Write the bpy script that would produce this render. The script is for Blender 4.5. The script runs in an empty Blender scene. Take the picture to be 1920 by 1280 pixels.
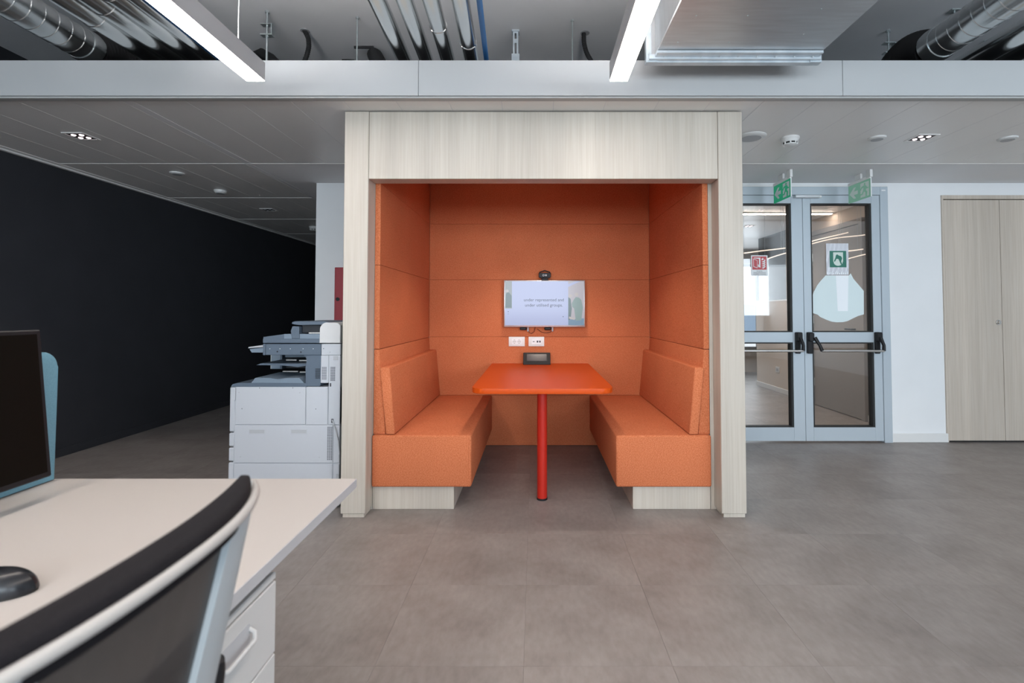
import bpy, bmesh, math, random
from mathutils import Vector, Matrix
random.seed(7)
S = bpy.context.scene
COL = S.collection

# ------------------------------------------------------------------ camera
cam_d = bpy.data.cameras.new('camera')
cam = bpy.data.objects.new('camera', cam_d)
COL.objects.link(cam)
cam.location = (0, 0, 1.2)
cam.rotation_euler = (math.radians(90 + 1.71), 0, 0)
cam_d.sensor_width = 36.0
cam_d.lens = 940.0 / 1920 * 36.0
cam_d.shift_x = -43.0 / 1920
cam_d.shift_y = -84.0 / 1920
cam_d.clip_start = 0.05
cam_d.dof.use_dof = True
cam_d.dof.focus_distance = 3.6
cam_d.dof.aperture_fstop = 4.5
S.camera = cam

# ------------------------------------------------------------------ exposure
S.view_settings.view_transform = 'Standard'
S.view_settings.look = 'None'
S.view_settings.exposure = 0.75
S.view_settings.gamma = 1.0
S.view_settings.use_curve_mapping = False

# ------------------------------------------------------------------ world (overcast daylight)
w = bpy.data.worlds.new('world')
S.world = w
w.use_nodes = True
wb = w.node_tree.nodes['Background']
wb.inputs[0].default_value = (0.80, 0.90, 1.0, 1)
wb.inputs[1].default_value = 1.3

# ------------------------------------------------------------------ lights
def area(name, loc, rot, sx, sy, power, col, spread=180):
    l = bpy.data.lights.new(name, 'AREA')
    l.shape = 'RECTANGLE'; l.size = sx; l.size_y = sy
    l.energy = power; l.color = col; l.spread = math.radians(spread)
    o = bpy.data.objects.new(name, l); COL.objects.link(o)
    o.location = loc; o.rotation_euler = rot
    return o
DAY = (0.78, 0.90, 1.0)
WIN_X = (-2.9, -0.1, 2.7, 5.1)
for k, xx in enumerate(WIN_X):      # daylight through the four window openings behind the viewpoint
    area('window_daylight', (xx, -3.95, 1.85), (math.radians(90), 0, 0), 2.2, 1.5, 63, DAY)
area('window_daylight', (3.4, 9.6, 1.3), (math.radians(-90), 0, 0), 2.2, 1.6, 22, DAY)

def spot(name, loc, power, col, cone, blend=0.6, r=0.04):
    l = bpy.data.lights.new(name, 'SPOT')
    l.energy = power; l.color = col; l.spot_size = math.radians(cone); l.spot_blend = blend
    l.shadow_soft_size = r
    o = bpy.data.objects.new(name, l); COL.objects.link(o); o.location = loc
    return o
WARM = (1.0, 0.86, 0.74)

# ------------------------------------------------------------------ material helpers
def srgb(r, g, b):
    f = lambda c: (c / 255 / 12.92) if c / 255 <= 0.04045 else ((c / 255 + 0.055) / 1.055) ** 2.4
    return (f(r), f(g), f(b), 1)
def mat(name, col, rough=0.5, metal=0.0, emit=None, estr=0.0, spec=0.5, coat=0.0):
    m = bpy.data.materials.new(name); m.use_nodes = True
    b = m.node_tree.nodes['Principled BSDF']
    b.inputs['Base Color'].default_value = col if len(col) == 4 else (*col, 1)
    b.inputs['Roughness'].default_value = rough
    b.inputs['Metallic'].default_value = metal
    b.inputs['Specular IOR Level'].default_value = spec
    b.inputs['Coat Weight'].default_value = coat
    if emit:
        b.inputs['Emission Color'].default_value = (*emit[:3], 1)
        b.inputs['Emission Strength'].default_value = estr
    return m
def nodes(m):
    t = m.node_tree
    return t, t.nodes, t.links, t.nodes['Principled BSDF']
def noise_col(m, stops, scale, stretch=(1, 1, 1), detail=4, coord='Object', mix2=None, bump=0.0, bump_scale=None, rand=0.0):
    """colour ramp over a (stretched) noise; optional second coarse noise multiplied in; optional bump"""
    t, N, L, b = nodes(m)
    tc = N.new('ShaderNodeTexCoord'); mp = N.new('ShaderNodeMapping')
    mp.inputs['Scale'].default_value = stretch
    if coord == 'World':      # continuous in the room, shifted from piece to piece
        ge = N.new('ShaderNodeNewGeometry'); ob_ = N.new('ShaderNodeObjectInfo')
        sc_ = N.new('ShaderNodeMath'); sc_.operation = 'MULTIPLY'; sc_.inputs[1].default_value = 40
        ad = N.new('ShaderNodeVectorMath'); ad.operation = 'ADD'
        L.new(ob_.outputs['Random'], sc_.inputs[0]); L.new(ge.outputs['Position'], ad.inputs[0]); L.new(sc_.outputs[0], ad.inputs[1])
        src = ad.outputs[0]
    else: src = tc.outputs[coord]
    L.new(src, mp.inputs[0])
    n = N.new('ShaderNodeTexNoise'); n.inputs['Scale'].default_value = scale; n.inputs['Detail'].default_value = detail
    L.new(mp.outputs[0], n.inputs[0])
    r = N.new('ShaderNodeValToRGB'); cr = r.color_ramp
    cr.elements[0].position, cr.elements[0].color = stops[0]
    cr.elements[1].position, cr.elements[1].color = stops[-1]
    for p, c in stops[1:-1]:
        e = cr.elements.new(p); e.color = c
    L.new(n.outputs[0], r.inputs[0])
    out = r.outputs[0]
    if mix2:
        sc2, st2, lo, hi = mix2
        mp2 = N.new('ShaderNodeMapping'); mp2.inputs['Scale'].default_value = st2
        L.new(src, mp2.inputs[0])
        n2 = N.new('ShaderNodeTexNoise'); n2.inputs['Scale'].default_value = sc2; n2.inputs['Detail'].default_value = 3
        L.new(mp2.outputs[0], n2.inputs[0])
        mr = N.new('ShaderNodeMapRange'); mr.inputs[1].default_value = 0.3; mr.inputs[2].default_value = 0.7
        mr.inputs[3].default_value = lo; mr.inputs[4].default_value = hi
        L.new(n2.outputs[0], mr.inputs[0])
        mx = N.new('ShaderNodeMix'); mx.data_type = 'RGBA'; mx.blend_type = 'MULTIPLY'; mx.inputs[0].default_value = 1
        L.new(out, mx.inputs[6]); L.new(mr.outputs[0], mx.inputs[7]); out = mx.outputs[2]
    if rand:
        oi = N.new('ShaderNodeObjectInfo')
        mr = N.new('ShaderNodeMapRange'); mr.inputs[3].default_value = 1 - rand; mr.inputs[4].default_value = 1 + rand
        L.new(oi.outputs['Random'], mr.inputs[0])
        mx = N.new('ShaderNodeMix'); mx.data_type = 'RGBA'; mx.blend_type = 'MULTIPLY'; mx.inputs[0].default_value = 1
        L.new(out, mx.inputs[6]); L.new(mr.outputs[0], mx.inputs[7]); out = mx.outputs[2]
    L.new(out, b.inputs['Base Color'])
    if bump:
        bp = N.new('ShaderNodeBump'); bp.inputs['Strength'].default_value = bump; bp.inputs['Distance'].default_value = 0.002
        if bump_scale:
            nb = N.new('ShaderNodeTexNoise'); nb.inputs['Scale'].default_value = bump_scale
            L.new(tc.outputs[coord], nb.inputs[0]); L.new(nb.outputs[0], bp.inputs['Height'])
        else:
            L.new(n.outputs[0], bp.inputs['Height'])
        L.new(bp.outputs[0], b.inputs['Normal'])
    return m
def c(r, g, b): return (r, g, b, 1)

M = {}
M['wood'] = noise_col(mat('pale_ash_laminate', c(.6, .5, .4), 0.5),
    [(0.28, c(.480, .425, .355)), (0.5, c(.520, .470, .405)), (0.72, c(.555, .510, .445))], 3.0, (30, 30, 0.8), 6,
    mix2=(1.0, (6, 6, .12), .84, 1.06))
M['woodR'] = noise_col(mat('ash_closet_laminate', c(.6, .5, .4), 0.5),
    [(0.28, c(.52, .445, .37)), (0.5, c(.565, .49, .415)), (0.72, c(.60, .53, .46))], 3.0, (30, 30, 0.8), 6,
    mix2=(1.0, (7, 7, .14), .84, 1.06))
M['felt'] = noise_col(mat('orange_felt', c(.6, .14, .04), 0.9, spec=0.15),
    [(0.32, c(.45, .118, .046)), (0.5, c(.55, .165, .070)), (0.7, c(.62, .215, .105))], 170, (1, 1, 1), 3, bump=.35,
    mix2=(3.0, (1, 1, 1), .95, 1.04))
M['tabletop'] = mat('orange_red_laminate', c(.58, .072, .005), 0.40, spec=0.22)  # same material as the leg; warm light and bounce put into the colour
M['redleg'] = mat('red_enamel', c(.47, .020, .010), 0.35, spec=.35)  # same material as the tabletop; cooler light put into the colour
M['black_wall'] = noise_col(mat('black_paint', c(.013, .015, .019), 0.55, spec=0.3), [(0.3, c(.032, .034, .040)), (0.7, c(.036, .038, .045))], 4)
M['white_wall'] = noise_col(mat('white_paint', c(.78, .79, .80), 0.75), [(0.3, c(.77, .78, .79)), (0.7, c(.80, .81, .82))], 3)
M['panel'] = noise_col(mat('white_metal_panel', c(.74, .725, .71), 0.36, spec=0.5), [(0.3, c(.85, .84, .825)), (0.7, c(.87, .86, .845))], 2)
M['plaster'] = noise_col(mat('ceiling_plaster', c(.58, .58, .59), 0.7), [(0.3, c(.79, .79, .80)), (0.7, c(.81, .81, .82))], 2)
M['fascia'] = noise_col(mat('fascia_laminate', c(.66, .68, .69), 0.45), [(0.3, c(.435, .445, .45)), (0.7, c(.455, .465, .47))], 2)
M['slab'] = noise_col(mat('grey_painted_concrete', c(.45, .46, .48), 0.8), [(0.3, c(.80, .81, .83)), (0.7, c(.86, .87, .89))], 2.5, detail=6, bump=.2)
FL = [(0.3, c(.198, .175, .164)), (0.5, c(.234, .210, .198)), (0.72, c(.266, .243, .230))]
M['tile'] = noise_col(mat('grey_vinyl_tile', c(.23, .2, .19), 0.42, spec=0.4), FL, 4.0, (1, 1.1, 1), 10, coord='World', rand=.02,
                      mix2=(24.0, (1.8, .8, 1), .91, 1.09))
M['floorbase'] = mat('floor_joint', c(.15, .13, .12), 0.7)
M['alu'] = mat('blue_grey_aluminium', c(.455, .515, .565), 0.42, 0.15)
M['alu_lt'] = mat('silver_aluminium', c(.62, .64, .66), 0.3, 0.8)
M['black'] = mat('black_plastic', c(.010, .010, .012), 0.5, spec=.3)
M['gasket'] = mat('black_rubber', c(.008, .008, .008), 0.6)
M['steel'] = mat('brushed_steel', c(.62, .60, .57), 0.28, 1.0)
M['galv'] = noise_col(mat('galvanised_sheet', c(.55, .57, .58), 0.38, 0.85), [(0.3, c(.48, .49, .50)), (0.7, c(.55, .57, .585))], 5, (1, 9, 1), 5)
M['galv_edge'] = noise_col(mat('galvanised_profile', c(.6, .66, .7), 0.42, 0.6), [(0.3, c(.50, .57, .62)), (0.7, c(.66, .72, .76))], 12)
M['spiral'] = noise_col(mat('spiral_duct_sheet', c(.6, .63, .64), 0.24, 0.95), [(0.3, c(.50, .53, .54)), (0.7, c(.68, .71, .72))], 5)
M['foil'] = noise_col(mat('polished_cladding', c(.7, .72, .72), 0.20, 1.0), [(0.3, c(.62, .64, .64)), (0.7, c(.76, .78, .78))], 4, (1, .3, 1))
M['blue_pipe'] = mat('blue_plastic_pipe', c(.025, .13, .34), 0.4)
M['rubber'] = mat('black_pipe_insulation', c(.010, .010, .011), 0.75)
M['zinc'] = mat('zinc_rod', c(.5, .55, .56), 0.4, 0.8)
M['lampbody'] = mat('grey_lamp_housing', c(.38, .38, .39), 0.45)
M['lampglow'] = mat('lamp_diffuser', c(.9, .9, .9), 0.5, emit=(1.0, 0.88, 0.79), estr=16.0)
M['lampup'] = mat('lamp_uplight_diffuser', c(.9, .9, .9), 0.5, emit=(1.0, 0.94, 0.90), estr=19.0)  # added glow that brightens the slab, unseen from below
M['led'] = mat('led_lens', c(.9, .8, .8), 0.4, emit=(1.0, 0.80, 0.84), estr=3.0)
M['white_pl'] = mat('white_plastic', c(.72, .72, .71), 0.4)
M['grey_pl'] = mat('grey_plastic', c(.40, .41, .43), 0.45)
M['printer_white'] = mat('printer_light_grey', c(.47, .49, .525), 0.45)
M['profile'] = mat('grey_profile', c(.40, .40, .39), 0.5)
M['feeder_white'] = mat('feeder_plastic', c(.55, .55, .55), 0.45)
M['printer_dark'] = mat('printer_slate_plastic', c(.085, .115, .155), 0.45)
M['printer_mid'] = mat('printer_slate_light', c(.16, .21, .265), 0.45)
M['printer_black'] = mat('printer_interior', c(.008, .010, .014), 0.5)
M['red_cab'] = mat('red_cabinet_paint', c(.33, .012, .022), 0.4)
M['desk'] = mat('white_desk_laminate', c(.43, .40, .375), 0.42)
M['desk_edge'] = mat('desk_edge_band', c(.46, .46, .475), 0.5)
M['ped'] = mat('white_pedestal_steel', c(.58, .575, .565), 0.42)
M['screenblue'] = noise_col(mat('blue_felt_screen', c(.15, .33, .43), 0.85), [(0.3, c(.14, .31, .41)), (0.7, c(.17, .36, .46))], 300)
M['monitor'] = mat('monitor_glass', c(.006, .005, .004), 0.4, spec=0.06)
M['chair_pad'] = noise_col(mat('black_upholstery', c(.012, .012, .014), 0.85, spec=.2), [(0.3, c(.006, .005, .007)), (0.7, c(.010, .009, .011))], 500, bump=.2)
M['chair_rim'] = mat('pale_grey_plastic', c(.38, .37, .355), 0.5)
M['chair_frame'] = mat('light_grey_frame', c(.42, .47, .50), 0.5)
M['carton'] = mat('beige_paint', c(.62, .52, .43), 0.7)
M['greydoor'] = mat('grey_door_laminate', c(.30, .28, .265), 0.5)
M['hill'] = mat('distant_hill', c(.20, .30, .42), 0.9)
M['sign_white'] = mat('sign_white', c(.78, .79, .80), 0.4)
M['sign_red'] = mat('sign_red', c(.50, .035, .045), 0.4)
M['sign_green'] = mat('sign_green', c(.0, .25, .115), 0.4, emit=(0, .25, .115), estr=.30)
M['sign_green2'] = mat('faded_sign_green', c(.20, .42, .30), 0.35, emit=(.20, .42, .30), estr=.15)
M['sign_white2'] = mat('faded_sign_white', c(.50, .58, .54), 0.35, emit=(.5, .58, .54), estr=.10)
M['print_dark'] = mat('print_dark', c(.05, .05, .06), 0.6)
M['sleeve'] = mat('clear_plastic_sleeve', c(.62, .63, .68), 0.2, spec=.8)
M['green_dark'] = mat('sign_dark_green', c(.012, .16, .11), 0.4)
def emis(name, col, s): return mat(name, c(0.01, 0.01, 0.01), 0.12, emit=col, estr=s, spec=.25)
M['scr_bg'] = emis('slide_lavender', srgb(200, 208, 246), 0.44)
M['scr_bg2'] = emis('slide_lavender_deep', srgb(196, 204, 242), 0.44)
M['scr_ph'] = emis('slide_photo_grey', srgb(172, 178, 180), 0.42)
M['scr_wall'] = emis('slide_photo_wall', srgb(206, 200, 208), 0.42)
M['scr_blue'] = emis('slide_photo_floor', srgb(140, 168, 192), 0.42)
M['scr_suit'] = emis('slide_photo_suit', srgb(122, 140, 142), 0.42)
M['scr_suit2'] = emis('slide_photo_suit_pale', srgb(158, 180, 178), 0.42)
M['scr_skin'] = emis('slide_photo_skin', srgb(214, 206, 204), 0.42)
M['scr_text'] = emis('slide_text', srgb(50, 52, 80), 0.24)
M['curve_light'] = mat('curved_light_strip', c(.8, .7, .6), 0.4, emit=(1.0, .84, .72), estr=.55)  # glow imitates lights mirrored in the door glass
M['device_glass'] = mat('touch_panel_glass', c(.030, .026, .034), 0.2, spec=.3)

def glass(name, tint=(.9, .93, .94), refl=1.0):
    m = bpy.data.materials.new(name); m.use_nodes = True
    t = m.node_tree; N = t.nodes; L = t.links
    N.remove(N['Principled BSDF'])
    out = N['Material Output']
    tr = N.new('ShaderNodeBsdfTransparent'); tr.inputs[0].default_value = (*tint, 1)
    gl = N.new('ShaderNodeBsdfGlossy'); gl.inputs['Roughness'].default_value = 0.015
    fr = N.new('ShaderNodeFresnel'); fr.inputs['IOR'].default_value = 1.5
    mul = N.new('ShaderNodeMath'); mul.operation = 'MULTIPLY'; mul.inputs[1].default_value = refl
    L.new(fr.outputs[0], mul.inputs[0])
    mx = N.new('ShaderNodeMixShader')
    L.new(mul.outputs[0], mx.inputs[0]); L.new(tr.outputs[0], mx.inputs[1]); L.new(gl.outputs[0], mx.inputs[2])
    L.new(mx.outputs[0], out.inputs[0])
    return m
M['glass'] = glass('door_glass', (.88, .87, .86), 1.5)
M['glass_dark'] = glass('grey_partition_glass', (.30, .33, .34), 1.2)
def translucent(name, col, f):
    m = bpy.data.materials.new(name); m.use_nodes = True
    t = m.node_tree; N = t.nodes; L = t.links
    b = N['Principled BSDF']; b.inputs['Base Color'].default_value = (*col, 1); b.inputs['Roughness'].default_value = .6
    tr = N.new('ShaderNodeBsdfTransparent'); mx = N.new('ShaderNodeMixShader'); mx.inputs[0].default_value = f
    L.new(tr.outputs[0], mx.inputs[1]); L.new(b.outputs[0], mx.inputs[2])
    L.new(mx.outputs[0], N['Material Output'].inputs[0])
    return m
M['film'] = translucent('frosted_film', (.76, .87, .88), .93)  # window reflection in the door glass, put into a pale colour
M['film_white'] = mat('white_film', c(.90, .93, .96), .5)  # bright streak of the painted reflection, and the sleeve creases
M['film_clear'] = translucent('clear_acrylic', (.60, .66, .66), .55)
M['mesh'] = translucent('chair_mesh_fabric', (.020, .020, .022), .80)
# fine weave on the chair mesh
def weave(m):
    t, N, L, b = nodes(m)
    tc = N.new('ShaderNodeTexCoord')
    wv = N.new('ShaderNodeTexWave'); wv.inputs['Scale'].default_value = 260; wv.bands_direction = 'Y'
    L.new(tc.outputs['Object'], wv.inputs[0])
    r = N.new('ShaderNodeValToRGB'); r.color_ramp.elements[0].color = (.010, .010, .012, 1); r.color_ramp.elements[1].color = (.055, .048, .045, 1)
    L.new(wv.outputs[1], r.inputs[0]); L.new(r.outputs[0], b.inputs['Base Color'])
weave(M['mesh'])

# ------------------------------------------------------------------ geometry helpers (all in world metres)
def wloc(o):
    v = Vector((0, 0, 0))
    while o is not None:
        v += o.location; o = o.parent
    return v
class B:
    def __init__(s): s.bm = bmesh.new()
    def box(s, x0, x1, y0, y1, z0, z1, bev=0.0, seg=1):
        r = bmesh.ops.create_cube(s.bm, size=1)
        vs = r['verts']
        for v in vs:
            v.co = Vector(((x0 + x1) / 2 + v.co.x * (x1 - x0), (y0 + y1) / 2 + v.co.y * (y1 - y0), (z0 + z1) / 2 + v.co.z * (z1 - z0)))
        if bev:
            es = list({e for v in vs for e in v.link_edges})
            bmesh.ops.bevel(s.bm, geom=es, offset=bev, segments=seg, affect='EDGES', profile=.5)
        return s
    def hexa(s, p, bev=0.0, seg=1):
        """8 points: bottom quad then top quad, same winding"""
        vs = [s.bm.verts.new(q) for q in p]
        for f in ((3, 2, 1, 0), (4, 5, 6, 7), (0, 1, 5, 4), (1, 2, 6, 5), (2, 3, 7, 6), (3, 0, 4, 7)):
            s.bm.faces.new([vs[i] for i in f])
        if bev:
            es = list({e for v in vs for e in v.link_edges})
            bmesh.ops.bevel(s.bm, geom=es, offset=bev, segments=seg, affect='EDGES', profile=.5)
        return s
    def prism(s, pts, axis, a, b, bev=0.0, seg=1):
        """polygon in the plane across AXIS ('x': (y,z), 'y': (x,z), 'z': (x,y)) from a to b"""
        def P(u, v, h): return {'x': (h, u, v), 'y': (u, h, v), 'z': (u, v, h)}[axis]
        lo = [s.bm.verts.new(P(u, v, a)) for u, v in pts]; hi = [s.bm.verts.new(P(u, v, b)) for u, v in pts]
        n = len(pts)
        f1 = s.bm.faces.new(lo[::-1]); f2 = s.bm.faces.new(hi)
        for i in range(n):
            s.bm.faces.new((lo[i], lo[(i + 1) % n], hi[(i + 1) % n], hi[i]))
        if bev:
            es = list(f1.edges) + list(f2.edges)
            bmesh.ops.bevel(s.bm, geom=es, offset=bev, segments=seg, affect='EDGES', profile=.5)
        return s
    def tube(s, pts, r, seg=12, caps=True):
        pts = [Vector(p) for p in pts]
        rs = r if isinstance(r, (list, tuple)) else [r] * len(pts)
        rings = []
        up = None
        for i, p in enumerate(pts):
            d = (pts[min(i + 1, len(pts) - 1)] - pts[max(i - 1, 0)]).normalized()
            if up is None:
                up = Vector((0, 0, 1)) if abs(d.z) < .9 else Vector((1, 0, 0))
            a = d.cross(up)
            if a.length < 1e-4: a = d.cross(Vector((0, 1, 0)))
            a.normalize(); b2 = a.cross(d).normalized(); up = b2
            rings.append([s.bm.verts.new(p + rs[i] * (math.cos(t) * a + math.sin(t) * b2)) for t in [2 * math.pi * k / seg for k in range(seg)]])
        for i in range(len(rings) - 1):
            for k in range(seg):
                s.bm.faces.new((rings[i][k], rings[i][(k + 1) % seg], rings[i + 1][(k + 1) % seg], rings[i + 1][k]))
        if caps:
            s.bm.faces.new(rings[0][::-1]); s.bm.faces.new(rings[-1])
        return s
    def lathe(s, prof, cx, cy, seg=24):
        """profile of (radius, z) about a vertical axis"""
        rings = []
        for r, z in prof:
            if r < 1e-6: rings.append([s.bm.verts.new((cx, cy, z))])
            else: rings.append([s.bm.verts.new((cx + r * math.cos(2 * math.pi * k / seg), cy + r * math.sin(2 * math.pi * k / seg), z)) for k in range(seg)])
        for A, C2 in zip(rings, rings[1:]):
            for k in range(seg):
                k2 = (k + 1) % seg
                if len(A) == 1 and len(C2) == 1: continue
                if len(A) == 1: s.bm.faces.new((A[0], C2[k], C2[k2]))
                elif len(C2) == 1: s.bm.faces.new((A[k], A[k2], C2[0]))
                else: s.bm.faces.new((A[k], A[k2], C2[k2], C2[k]))
        return s
    def grid(s, fn, nu, nv, thick=None):
        """surface fn(u,v) u,v in 0..1; thick = Vector offset for a closed shell"""
        A = [[s.bm.verts.new(fn(i / nu, j / nv)) for j in range(nv + 1)] for i in range(nu + 1)]
        for i in range(nu):
            for j in range(nv):
                s.bm.faces.new((A[i][j], A[i + 1][j], A[i + 1][j + 1], A[i][j + 1]))
        if thick is not None:
            t = Vector(thick)
            C2 = [[s.bm.verts.new(Vector(fn(i / nu, j / nv)) + t) for j in range(nv + 1)] for i in range(nu + 1)]
            for i in range(nu):
                for j in range(nv):
                    s.bm.faces.new((C2[i][j + 1], C2[i + 1][j + 1], C2[i + 1][j], C2[i][j]))
            for i in range(nu):
                s.bm.faces.new((A[i + 1][0], A[i][0], C2[i][0], C2[i + 1][0]))
                s.bm.faces.new((A[i][nv], A[i + 1][nv], C2[i + 1][nv], C2[i][nv]))
            for j in range(nv):
                s.bm.faces.new((A[0][j], A[0][j + 1], C2[0][j + 1], C2[0][j]))
                s.bm.faces.new((A[nu][j + 1], A[nu][j], C2[nu][j], C2[nu][j + 1]))
        return s
    def build(s, name, m, parent=None, loc=None, smooth=True, angle=35, fix=True):
        base = wloc(parent) if parent else Vector(loc or (0, 0, 0))
        if fix: bmesh.ops.recalc_face_normals(s.bm, faces=s.bm.faces)
        bmesh.ops.translate(s.bm, verts=s.bm.verts, vec=-base)
        me = bpy.data.meshes.new(name); s.bm.to_mesh(me); s.bm.free()
        me.materials.append(M[m] if isinstance(m, str) else m)
        if smooth:
            me.polygons.foreach_set('use_smooth', [True] * len(me.polygons))
            me.set_sharp_from_angle(angle=math.radians(angle))
        o = bpy.data.objects.new(name, me); COL.objects.link(o)
        if parent: o.parent = parent
        else: o.location = base
        return o
def tag(o, label=None, cat=None, group=None, kind=None):
    if label: o['label'] = label
    if cat: o['category'] = cat
    if group: o['group'] = group
    if kind: o['kind'] = kind
    return o
def thing(name, label, cat, loc, group=None):
    o = bpy.data.objects.new(name, None); COL.objects.link(o)
    o.empty_display_size = .1; o.location = loc
    return tag(o, label, cat, group)
def struct(name, loc=(0, 0, 0)):
    o = bpy.data.objects.new(name, None); COL.objects.link(o); o.empty_display_size = .1; o.location = loc
    o['kind'] = 'structure'
    return o
def text_faces(body, size, align='CENTER'):
    cu = bpy.data.curves.new('lettering', 'FONT'); cu.body = body; cu.size = size; cu.align_x = align; cu.align_y = 'CENTER'
    ob = bpy.data.objects.new('lettering', cu)
    COL.objects.link(ob)
    dg = bpy.context.evaluated_depsgraph_get()
    me = bpy.data.meshes.new_from_object(ob.evaluated_get(dg))
    bpy.data.objects.remove(ob); bpy.data.curves.remove(cu)
    return me
def text(body, size, origin, xdir, updir, m, parent, name='lettering', align='CENTER', xs=1.0):
    me = text_faces(body, size, align)
    X = Vector(xdir).normalized(); U = Vector(updir).normalized(); O = Vector(origin) - wloc(parent)
    for v in me.vertices:
        v.co = O + X * (v.co.x * xs) + U * v.co.y
    me.materials.clear(); me.materials.append(M[m])
    me.name = name
    o = bpy.data.objects.new(name, me); COL.objects.link(o); o.parent = parent
    return o
def copy_tree(src, loc, parent=None):
    o = src.copy(); COL.objects.link(o)
    if parent is None: o.location = loc
    else: o.parent = parent
    for ch in list(src.children): copy_tree(ch, None, o)
    return o

# ================================================================== SETTING
BACK = 4.65; CEIL = 2.40; SLAB = 3.15; LX = -3.93; RX = 6.2; FY = -4.2
# floor with single vinyl tiles
floor = B().box(LX - .2, RX + .2, FY - .2, 12.2, -.12, -.004).build('floor', 'floorbase')
tag(floor, kind='structure')
T = 0.505
X0, Y0 = -0.038, 2.24
tile_me = None; rest = bmesh.new(); n_t = 0
def tile_mesh():
    b = B(); b.box(-T / 2 + .0003, T / 2 - .0003, -T / 2 + .0003, T / 2 - .0003, -.004, 0, .0003)
    o = b.build('tile', 'tile'); me = o.data; bpy.data.objects.remove(o); return me
tile_me = tile_mesh()
cells = []
i0, i1 = math.floor((LX - X0) / T), math.ceil((RX - X0) / T)
j0, j1 = math.floor((FY - Y0) / T), math.ceil((12 - Y0) / T)
for i in range(i0, i1):
    for j in range(j0, j1):
        cx, cy = X0 + (i + .5) * T, Y0 + (j + .5) * T
        in_view = (cy > .9 and abs(cx) < cy * 1.12 + .4 and -1.1 < cx < 5.2 and cy < 4.7) or (-4 < cx < -1.9 and 2.6 < cy < 8) \
            or (2.0 < cx < 4.0 and 4.7 < cy < 7.5)
        cells.append((cx, cy, in_view))
for cx, cy, v in cells:
    if v and n_t < 290:
        o = bpy.data.objects.new('tile', tile_me); COL.objects.link(o); o.parent = floor; o.location = (cx, cy, 0); n_t += 1
    else:
        me2 = tile_me.copy(); me2.transform(Matrix.Translation((cx, cy, 0))); rest.from_mesh(me2); bpy.data.meshes.remove(me2)
me = bpy.data.meshes.new('tile_field'); rest.to_mesh(me); rest.free(); me.materials.append(M['tile'])
o = bpy.data.objects.new('tile_field', me); COL.objects.link(o); o.parent = floor; o['kind'] = 'stuff'

# walls
tag(B().box(LX - .15, LX, FY, 12, 0, SLAB).build('wall_left', 'black_wall'), kind='structure')
tag(B().box(LX, LX + .012, 2.0, 12, 0, .065, .003).build('baseboard_left', 'black_wall'), kind='structure')
wb_ = B()
wb_.box(-2.04, 1.69, BACK, BACK + .12, 0, SLAB)
wb_.box(1.69, 3.283, BACK, BACK + .12, 2.365, SLAB)
wb_.box(3.283, 3.785, BACK, BACK + .12, 0, SLAB)
wb_.box(3.785, 5.10, BACK, BACK + .12, 2.285, SLAB)
wb_.box(5.10, RX, BACK, BACK + .12, 0, SLAB)
tag(wb_.build('wall_back', 'white_wall', smooth=False), kind='structure')
tag(B().box(3.281, 3.795, BACK - .016, BACK, 0, .082, .004).build('baseboard_back', 'white_pl'), kind='structure')
tag(B().box(-2.04, -1.92, BACK + .12, 12, 0, SLAB).build('wall_corridor', 'white_wall'), kind='structure')
tag(B().box(LX, -1.9, 11.9, 12.0, 0, SLAB).build('wall_corridor_end', 'black_wall'), kind='structure')
tag(B().box(RX, RX + .15, FY, BACK + .12, 0, SLAB).build('wall_right', 'white_wall'), kind='structure')
wf = B()
wf.box(LX, RX, FY - .15, FY, 0, .55); wf.box(LX, RX, FY - .15, FY, 2.62, SLAB)
edges = [LX] + [e for xx in WIN_X for e in (xx - 1.15, xx + 1.15)] + [RX]
for a, b2 in zip(edges[0::2], edges[1::2]):
    if b2 - a > .01: wf.box(a, b2, FY - .15, FY, .55, 2.62)
tag(wf.build('wall_front', 'white_wall', smooth=False), kind='structure')
for k, xx in enumerate(WIN_X):
    f = B()
    for a in (xx - 1.15, xx - .025, xx + 1.10): f.box(a, a + .05, FY - .10, FY - .04, .55, 2.62)
    f.box(xx - 1.15, xx + 1.15, FY - .10, FY - .04, .55, .60); f.box(xx - 1.15, xx + 1.15, FY - .10, FY - .04, 2.57, 2.62)
    wo = f.build(f'window_{k + 1}', 'alu'); tag(wo, kind='structure')
    for a in (xx - 1.1, xx + .025): B().box(a, a + 1.075, FY - .072, FY - .068, .60, 2.57).build('glass_pane', 'glass', wo)

# concrete slab, suspended ceiling of metal panels, plaster band
tag(B().box(LX, RX, FY, 12, SLAB, SLAB + .2).build('ceiling', 'slab'), kind='structure')
sc = B()
sc.box(-2.31, RX, 4.035, BACK, CEIL, CEIL + .03)
sc.box(-2.31, -2.04, BACK, 12, CEIL, CEIL + .03)
susp = sc.build('ceiling.001', 'plaster', smooth=False); tag(susp, kind='structure')
def panel_mesh(wd, ln):
    b = B().box(-wd / 2 + .0012, wd / 2 - .0012, -ln / 2 + .0015, ln / 2 - .0015, 0, .022, .0022)
    o = b.build('ceiling_panel', 'panel'); me = o.data; bpy.data.objects.remove(o); return me
LEN = 1.222; YA = 2.812
pm = panel_mesh(.30, LEN)
def put_panel(x, y):
    o = bpy.data.objects.new('ceiling_panel', pm); COL.objects.link(o); o.parent = susp; o.location = (x, y, CEIL)
xs_right = [-2.293 + .3 * k for k in range(28)]
for x in xs_right:
    if x + .3 < RX + .1: put_panel(x + .15, YA + LEN / 2)
for r in range(6):
    for k in range(5):
        put_panel(-2.355 - .3 * k - .15, YA + LEN * (r + .5))
B().box(-2.352, -2.296, YA, YA + LEN, CEIL - .001, CEIL + .02).build('ceiling_rail', 'plaster', susp)
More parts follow.
